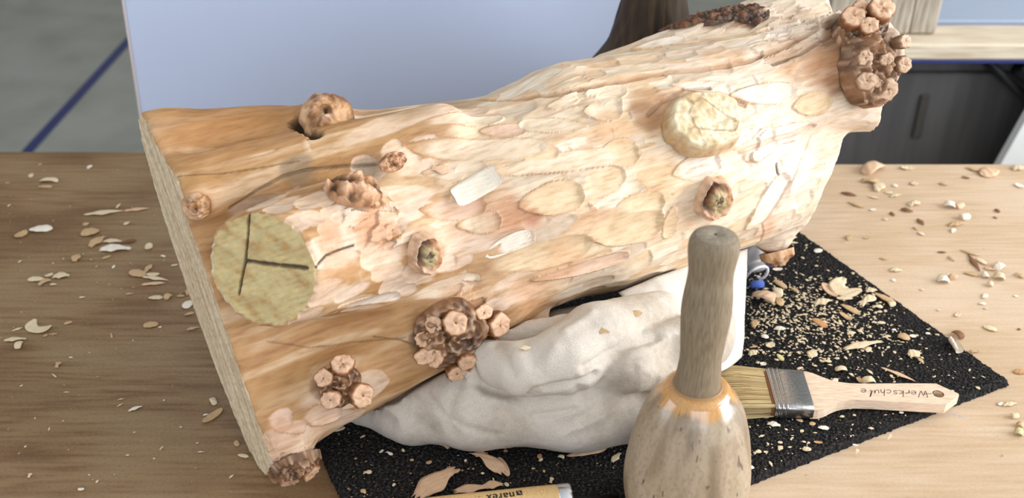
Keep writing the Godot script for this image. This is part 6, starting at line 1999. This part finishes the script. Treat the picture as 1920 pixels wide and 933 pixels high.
		[0.2432, 0.0078, -0.8362, 0.0127, 0.60, 0.67, "jag", 0, "small pale broken chip on mat just above brush, close to flap", "small chips on the mat around the brush"],
		[0.2691, 0.0078, -0.8292, 0.0122, 0.40, -1.28, "flake", 6, "small greenish flake on mat just above brush, close to flap", "small chips on the mat around the brush"],
		[0.2498, 0.0078, -0.8188, 0.0069, 0.70, -0.00, "flake", 2, "small white flake on mat just above brush, close to flap", "small chips on the mat around the brush"],
		[0.2798, 0.0078, -0.8780, 0.0122, 0.50, -0.00, "flake", 2, "small white flake on mat in dense sawdust, close to flap, right of two", "small chips on the mat around the brush"],
		[0.3577, 0.0078, -1.0316, 0.0119, 0.60, 0.53, "flake", 2, "small white flake on mat near log stub, in the middle", "small chips on the mat around the brush"],
		[0.3316, 0.0078, -1.0593, 0.0155, 0.60, 0.31, "jag", 0, "small pale broken chip on mat near log stub, in the middle", "small chips on the mat around the brush"],
		[0.3016, 0.0078, -0.9915, 0.0126, 0.40, 0.15, "flake", 2, "small white flake on mat near log stub, close to flap", "small chips on the mat around the brush"],
		[0.3325, 0.0078, -1.0495, 0.0126, 0.30, -0.00, "flake", 0, "small pale flake on mat near log stub, in the middle", "small chips on the mat around the brush"],
		[0.2458, 0.0078, -0.8468, 0.0094, 0.30, 0.27, "sliver", 1, "small tan splinter on mat just above brush, close to flap", "small chips on the mat around the brush"],
		[0.2548, 0.0078, -0.8865, 0.0155, 0.50, 1.18, "jag", 1, "small tan broken chip on mat in dense sawdust, close to flap", "small chips on the mat around the brush"],
		[0.2632, 0.0078, -0.8495, 0.0116, 0.60, 0.67, "flake", 0, "small pale flake on mat just above brush, close to flap", "small chips on the mat around the brush"],
		[0.3138, 0.0078, -0.8223, 0.0096, 0.40, -0.00, "jag", 0, "small pale broken chip on mat just above brush, in the middle", "small chips on the mat around the brush"],
		[0.3146, 0.0078, -0.7929, 0.0080, 0.60, 1.01, "flake", 2, "small white flake on mat just above brush, in the middle", "small chips on the mat around the brush"],
		[0.3522, 0.0078, -0.8062, 0.0095, 0.30, -1.14, "sliver", 0, "small pale splinter on mat just above brush, towards right rim", "small chips on the mat around the brush"],
		[0.2752, 0.0078, -0.8045, 0.0052, 0.70, -0.00, "flake", 0, "tiny pale flake on mat just above brush, in the middle", "small chips on the mat around the brush"],
		[0.3612, 0.0078, -0.8424, 0.0102, 0.50, 1.00, "flake", 0, "small pale flake on mat just above brush, towards right rim", "small chips on the mat around the brush"],
		[0.2848, 0.0078, -0.8120, 0.0076, 0.40, 0.47, "flake", 0, "small pale flake on mat just above brush, in the middle", "small chips on the mat around the brush"],
		[0.3514, 0.0078, -0.8696, 0.0098, 0.60, 0.27, "jag", 0, "small pale broken chip on mat in dense sawdust, in the middle", "small chips on the mat around the brush"],
		[0.4140, 0.0078, -0.8649, 0.0077, 0.60, -0.00, "flake", 2, "small white flake on mat in dense sawdust, towards right rim", "small chips on the mat around the brush"],
		[0.4310, 0.0078, -0.8696, 0.0055, 0.60, -0.00, "flake", 2, "tiny white flake on mat in dense sawdust, towards right rim, right of two", "small chips on the mat around the brush"],
		[0.3886, 0.0078, -0.8884, 0.0090, 0.50, -0.00, "flake", 0, "small pale flake on mat in dense sawdust, towards right rim, left of two", "small chips on the mat around the brush"],
		[0.3977, 0.0078, -0.8761, 0.0050, 0.60, -0.00, "flake", 2, "tiny white flake on mat in dense sawdust, towards right rim, left of two", "small chips on the mat around the brush"],
		[0.3616, 0.0078, -0.8724, 0.0081, 0.50, -0.93, "jag", 0, "small pale broken chip on mat in dense sawdust, towards right rim, left of two", "small chips on the mat around the brush"],
		[0.3881, 0.0078, -0.8649, 0.0066, 0.50, -0.00, "flake", 0, "small pale flake on mat in dense sawdust, towards right rim, right of two", "small chips on the mat around the brush"],
		[0.2407, 0.0078, -0.7287, 0.0114, 0.60, -0.27, "jag", 2, "white crumpled chip on the mat right under the brush ferrule", "wood shavings lying about the log"],
		[0.2857, 0.0078, -0.7243, 0.0105, 0.45, -0.13, "flake", 2, "white flat chip on the mat below the brush handle", "wood shavings lying about the log"],
		[0.2760, 0.0078, -0.7050, 0.0084, 0.35, -0.13, "flake", 5, "small orange chip on the mat below the brush", "wood shavings lying about the log"],
		[0.2637, 0.0078, -0.6960, 0.0086, 0.60, -0.00, "flake", 0, "rounded yellowish chip on the mat, right of the mallet head", "wood shavings lying about the log"],
		[0.2087, 0.0078, -0.6730, 0.0070, 0.60, -0.00, "flake", 2, "small white flake on mat below brush, next to mallet", "small chips on the mat around the brush"],
		[0.2402, 0.0078, -0.6973, 0.0071, 0.60, 0.90, "jag", 0, "small pale broken chip on mat below brush, under ferrule", "small chips on the mat around the brush"],
		[0.2268, 0.0078, -0.7135, 0.0073, 0.30, 0.45, "sliver", 0, "small pale splinter on mat below brush, next to mallet", "small chips on the mat around the brush"],
		[0.2185, 0.0078, -0.6918, 0.0082, 0.50, 0.44, "jag", 0, "small pale broken chip on mat below brush, next to mallet, left of two", "small chips on the mat around the brush"],
		[0.2274, 0.0078, -0.6776, 0.0066, 0.35, -1.38, "jag", 0, "small pale broken chip on mat below brush, next to mallet, right of two", "small chips on the mat around the brush"],
		[0.3428, 0.0078, -0.7128, 0.0108, 0.20, 0.96, "sliver", 0, "small pale splinter on mat below brush, under handle", "small chips on the mat around the brush"],
		[0.3087, 0.0078, -0.7015, 0.0055, 0.40, -0.27, "flake", 2, "small white flake on mat below brush, under handle", "small chips on the mat around the brush"],
		[0.3073, 0.0078, -0.6932, 0.0067, 0.50, 0.86, "jag", 0, "small pale broken chip on mat below brush, under handle", "small chips on the mat around the brush"],
		[0.2769, 0.0078, -0.7301, 0.0064, 0.70, 0.45, "flake", 1, "small tan flake on mat below brush, under ferrule, right of two", "small chips on the mat around the brush"],
		[0.2661, 0.0078, -0.7346, 0.0071, 0.50, -0.42, "flake", 1, "small tan flake on mat below brush, under ferrule, left of two", "small chips on the mat around the brush"],
		[0.2201, 0.0078, -0.7390, 0.0087, 0.50, -0.27, "jag", 1, "small tan broken chip on mat below brush, next to mallet", "small chips on the mat around the brush"],
		[0.3640, 0.0078, -0.7458, 0.0045, 0.70, -0.00, "flake", 2, "tiny white flake on mat below brush, under handle", "small chips on the mat around the brush"],
		[0.2418, 0.0078, -0.7050, 0.0048, 0.60, -0.00, "flake", 0, "tiny pale flake on mat below brush, under ferrule", "small chips on the mat around the brush"],
		[0.3173, 0.0078, -0.7518, 0.0040, 0.70, -0.00, "flake", 0, "tiny pale flake on mat below brush, under handle, left of two", "small chips on the mat around the brush"],
		[0.2263, 0.0078, -0.6925, 0.0043, 0.60, -0.00, "flake", 0, "tiny pale flake on mat below brush, next to mallet", "small chips on the mat around the brush"],
		[0.3190, 0.0078, -0.7420, 0.0035, 0.70, -0.00, "flake", 0, "tiny pale flake on mat below brush, under handle, right of two", "small chips on the mat around the brush"],
		[-0.1593, 0.0078, -0.7228, 0.0135, 0.45, 0.32, "flake", 0, "pale chip on the mat just below the log's lower root", "wood shavings lying about the log"],
		[-0.1356, 0.0078, -0.7128, 0.0055, 0.40, 0.64, "flake", 4, "small pinkish flake on mat before sack, at left corner", "small chips on the mat before the sack"],
		[-0.1165, 0.0078, -0.6932, 0.0054, 0.40, 0.95, "flake", 2, "tiny white flake on mat before sack, left of chisel", "small chips on the mat before the sack"],
		[-0.1091, 0.0078, -0.6905, 0.0073, 0.40, -0.65, "jag", 2, "small white broken chip on mat before sack, left of chisel", "small chips on the mat before the sack"],
		[-0.0972, 0.0078, -0.6946, 0.0048, 0.50, -1.12, "flake", 0, "tiny pale flake on mat before sack, left of chisel", "small chips on the mat before the sack"],
		[-0.0885, 0.0078, -0.6823, 0.0038, 0.70, -0.00, "flake", 1, "tiny tan flake on mat before sack, left of chisel", "small chips on the mat before the sack"],
		[-0.0732, 0.0078, -0.6790, 0.0058, 0.60, 0.49, "flake", 1, "small tan flake on mat before sack, behind chisel handle", "small chips on the mat before the sack"],
		[-0.1257, 0.0078, -0.6664, 0.0073, 0.60, 0.12, "jag", 0, "yellowish crumb-like chip on the mat's left corner", "wood shavings lying about the log"],
		[-0.1011, 0.0078, -0.6516, 0.0053, 0.40, 1.01, "curl", 0, "tiny pale curl on mat before sack, left of chisel", "small chips on the mat before the sack"],
		[-0.1267, 0.0078, -0.6440, 0.0062, 0.70, -0.79, "jag", 1, "small tan broken chip on mat before sack, at left corner", "small chips on the mat before the sack"],
		[-0.0623, 0.0078, -0.7022, 0.0150, 0.40, -0.77, "jag", 4, "pinkish chip peeking out under the front of the sack", "wood shavings lying about the log"],
		[-0.0197, 0.0078, -0.6783, 0.0380, 0.34, -0.83, "jag", 4, "large pinkish pointed chip on the mat before the sack", "wood shavings lying about the log"],
		[-0.0075, 0.0078, -0.6736, 0.0261, 0.26, -1.21, "flake", 4, "narrow pinkish chip crossing the large pointed one", "wood shavings lying about the log"],
		[-0.0270, 0.0078, -0.6891, 0.0126, 0.40, 0.37, "sliver", 0, "small pale splinter on mat before sack, behind chisel handle, right of two", "small chips on the mat before the sack"],
		[-0.0650, 0.0078, -0.6516, 0.0475, 0.42, 0.86, "jag", 4, "largest pinkish slab of wood beside the chisel handle", "wood shavings lying about the log"],
		[-0.0534, 0.0078, -0.6677, 0.0102, 0.30, -0.00, "sliver", 0, "small pale splinter on mat before sack, behind chisel handle, left of two", "small chips on the mat before the sack"],
		[-0.0541, 0.0078, -0.6716, 0.0074, 0.12, -1.40, "sliver", 2, "small white splinter on mat before sack, behind chisel handle", "small chips on the mat before the sack"],
		[-0.0169, 0.0078, -0.6503, 0.0175, 0.50, 0.19, "jag", 4, "square pinkish chip tucked behind the chisel handle", "wood shavings lying about the log"],
		[-0.0341, 0.0078, -0.6459, 0.0301, 0.30, 0.19, "jag", 4, "long pinkish chip along the back of the chisel handle", "wood shavings lying about the log"],
		[-0.0161, 0.0078, -0.6586, 0.0041, 0.30, -1.37, "sliver", 0, "tiny pale splinter on mat before sack, behind chisel handle", "small chips on the mat before the sack"],
		[-0.0046, 0.0078, -0.6522, 0.0055, 0.60, -1.02, "flake", 0, "small pale flake on mat before sack, behind chisel handle", "small chips on the mat before the sack"],
		[0.0246, 0.0078, -0.6870, 0.0065, 0.60, 1.43, "flake", 5, "small reddish chip on the mat before the sack", "wood shavings lying about the log"],
		[0.0254, 0.0078, -0.6823, 0.0051, 0.50, 0.86, "flake", 2, "tiny white flake on mat before sack, left of mallet", "small chips on the mat before the sack"],
		[-0.0057, 0.0078, -0.6939, 0.0043, 0.70, -0.00, "flake", 5, "tiny orange tan flake on mat before sack, behind chisel handle", "small chips on the mat before the sack"],
		[0.0435, 0.0078, -0.6857, 0.0087, 0.40, -0.37, "curl", 0, "small cream hook on the mat below the sack front", "wood shavings lying about the log"],
		[0.0665, 0.0078, -0.6918, 0.0382, 0.18, 0.25, "flake", 4, "long thin chip half under the sack front near the mallet", "wood shavings lying about the log"],
		[0.0921, 0.0078, -0.6850, 0.0140, 0.40, 0.98, "jag", 0, "yellowish chip leaning against the mallet head", "wood shavings lying about the log"],
		[0.0340, 0.0078, -0.6573, 0.0070, 0.50, 1.29, "jag", 0, "small pale broken chip on mat before sack, left of mallet", "small chips on the mat before the sack"],
		[0.0279, 0.0078, -0.6684, 0.0036, 0.50, -1.47, "flake", 4, "tiny pinkish flake on mat before sack, left of mallet", "small chips on the mat before the sack"],
		[-0.0409, 0.0078, -0.6816, 0.0037, 0.60, 1.49, "flake", 2, "tiny white flake on mat before sack, behind chisel handle, left of two", "small chips on the mat before the sack"],
		[-0.0255, 0.0078, -0.6657, 0.0032, 0.70, -0.00, "flake", 2, "tiny white flake on mat before sack, behind chisel handle, right of two", "small chips on the mat before the sack"],
		[0.0187, 0.0078, -0.6716, 0.0037, 0.60, -0.00, "flake", 1, "tiny tan flake on mat before sack, left of mallet", "small chips on the mat before the sack"],
	]
	rng.seed = 9
	var nth := 0
	for r in rows:
		nth += 1
		var key: String = "%s%d" % [r[6], nth % 4]
		if not shapes.has(key):
			shapes[key] = chip_mesh(r[6], 400 + shapes.size() * 7)
		var o := mesh_node("wood_shaving" if r[6] in ["curl", "roll", "ring", "fan", "sliver"] else "wood_chip", shapes[key], cm[r[7]], self, Vector3(r[0], r[1], r[2]))
		o.rotation.y = r[5]
		var l: float = r[3]
		var wd: float = r[4] * l * (1.5 if r[6] == "roll" else 1.15)
		o.scale = Vector3(l, maxf(minf(l, wd * 1.6), 0.004), wd)
		tag(o, r[8], "wood chip" if o.name.begins_with("wood_chip") else "shaving", r[9])
	# loose pieces lying on the log and on the sack
	for e in [[Vector3(0.2555, 0.0130, 0.1008), 0.075, 0.02, 0.16, "curl", 2, "white ribbed curl of wood lying on the middle of the log"], [Vector3(0.2668, -0.0459, 0.1015), 0.046, 0.014, 0.25, "flake", 2, "bright white flake lying on the log below the white curl"], [Vector3(0.2307, 0.0383, 0.0901), 0.016, 0.009, -0.6, "jag", 4, "small pinkish splinter standing up on the middle of the log"]]:
		var o := mesh_node("wood_shaving", chip_mesh(e[4], 477), cm[e[5]])
		var nn := (log_basis * trunk_field.grad(e[0])).normalized()
		var x := (log_basis.x.rotated(nn, e[3]) - nn * log_basis.x.rotated(nn, e[3]).dot(nn)).normalized()
		o.transform = Transform3D(Basis(x * e[1], nn * e[2] * 0.9, x.cross(nn) * e[2]), LOG_AT + log_basis * (e[0] as Vector3) * LOG_SCALE)
		tag(o, e[6], "shaving", "shavings on the log and sack")
	for e in [[Vector3(0.0744, 0.1370, -0.6984), 0.014, 0.005, -0.3, "sliver", 1, "tan splinter on the sack's upper fold"], [Vector3(0.1052, 0.1327, -0.7289), 0.014, 0.006, 0.2, "flake", 1, "tan flake on the sack near the canvas flap"], [Vector3(0.0110, 0.1307, -0.6833), 0.01, 0.004, 0.1, "sliver", 0, "pale splinter on the sack beside the burl"]]:
		var o := mesh_node("wood_shaving", chip_mesh(e[4], 431), cm[e[5]], self, e[0])
		o.scale = Vector3(e[1], 0.006, e[2])
		o.rotation.y = e[3]
		o.rotation.x = 0.5
		tag(o, e[6], "shaving", "shavings on the log and sack")
	# dust and crumbs too small to count
	crumbs("sawdust", "fine pale sawdust and crumbs heaped on the mat behind the brush", chip_mesh("jag", 501), cm[0], 1900, func() -> Vector3:
		var q := Vector3(0.315, 0.0078, -0.895) + Vector3(rng.randfn(0, 0.045), 0, rng.randfn(0, 0.042))
		if rng.randf() < 0.35:
			q = Vector3(rng.randf_range(0.2, 0.47), 0.0078, rng.randf_range(-1.06, -0.66))
		return q, 0.0018, 0.0052, true)
	crumbs("sawdust", "scattered pale dust specks on the front of the mat before the sack", chip_mesh("flake", 502), cm[1], 260, func() -> Vector3: return Vector3(rng.randf_range(-0.17, 0.2), 0.0078, rng.randf_range(-0.72, -0.62)), 0.0008, 0.0026, true)
	crumbs("sawdust", "sparse pale dust specks on the brown bench left of the log", chip_mesh("flake", 503), cm[0], 340, func() -> Vector3: return Vector3(rng.randf_range(-0.68, -0.16), 0.0002, rng.randf_range(-1.25, -0.62)), 0.0008, 0.003, false)
	crumbs("sawdust", "sparse tan dust specks on the pale bench right of the mat", chip_mesh("flake", 504), cm[1], 260, func() -> Vector3: return Vector3(rng.randf_range(0.2, 0.72), 0.0002, rng.randf_range(-1.24, -0.62)), 0.0008, 0.0028, false)


func crumbs(called: String, label: String, mesh: Mesh, m: Material, count: int, where: Callable, lo: float, hi: float, on_mat: bool) -> void:
	var mm := MultiMesh.new()
	mm.transform_format = MultiMesh.TRANSFORM_3D
	mm.mesh = mesh
	var tr := []
	var u := Vector3(0.437, 0, 0.899)
	var v := Vector3(0.899, 0, -0.437)
	var corner := Vector3(0.48722, 0, -0.79514)
	while tr.size() < count:
		var q: Vector3 = where.call()
		var d := q - corner
		var inside := d.dot(v) < -0.004 and d.dot(v) > -0.632 and d.dot(u) < -0.004 and d.dot(u) > -0.395
		if inside != on_mat:
			count -= 1
			continue
		var s := lo * pow(hi / lo, rng.randf() ** 1.6)
		tr.append(Transform3D(Basis(Vector3.UP, rng.randf() * TAU).scaled_local(Vector3(s, s * 0.7, s * rng.randf_range(0.3, 0.8))), q))
	mm.instance_count = tr.size()
	for i in tr.size():
		mm.set_instance_transform(i, tr[i])
	var o := MultiMeshInstance3D.new()
	o.name = numbered(called)
	o.multimesh = mm
	o.material_override = m
	add_child(o)
	tag(o, label, "sawdust", "", "stuff")
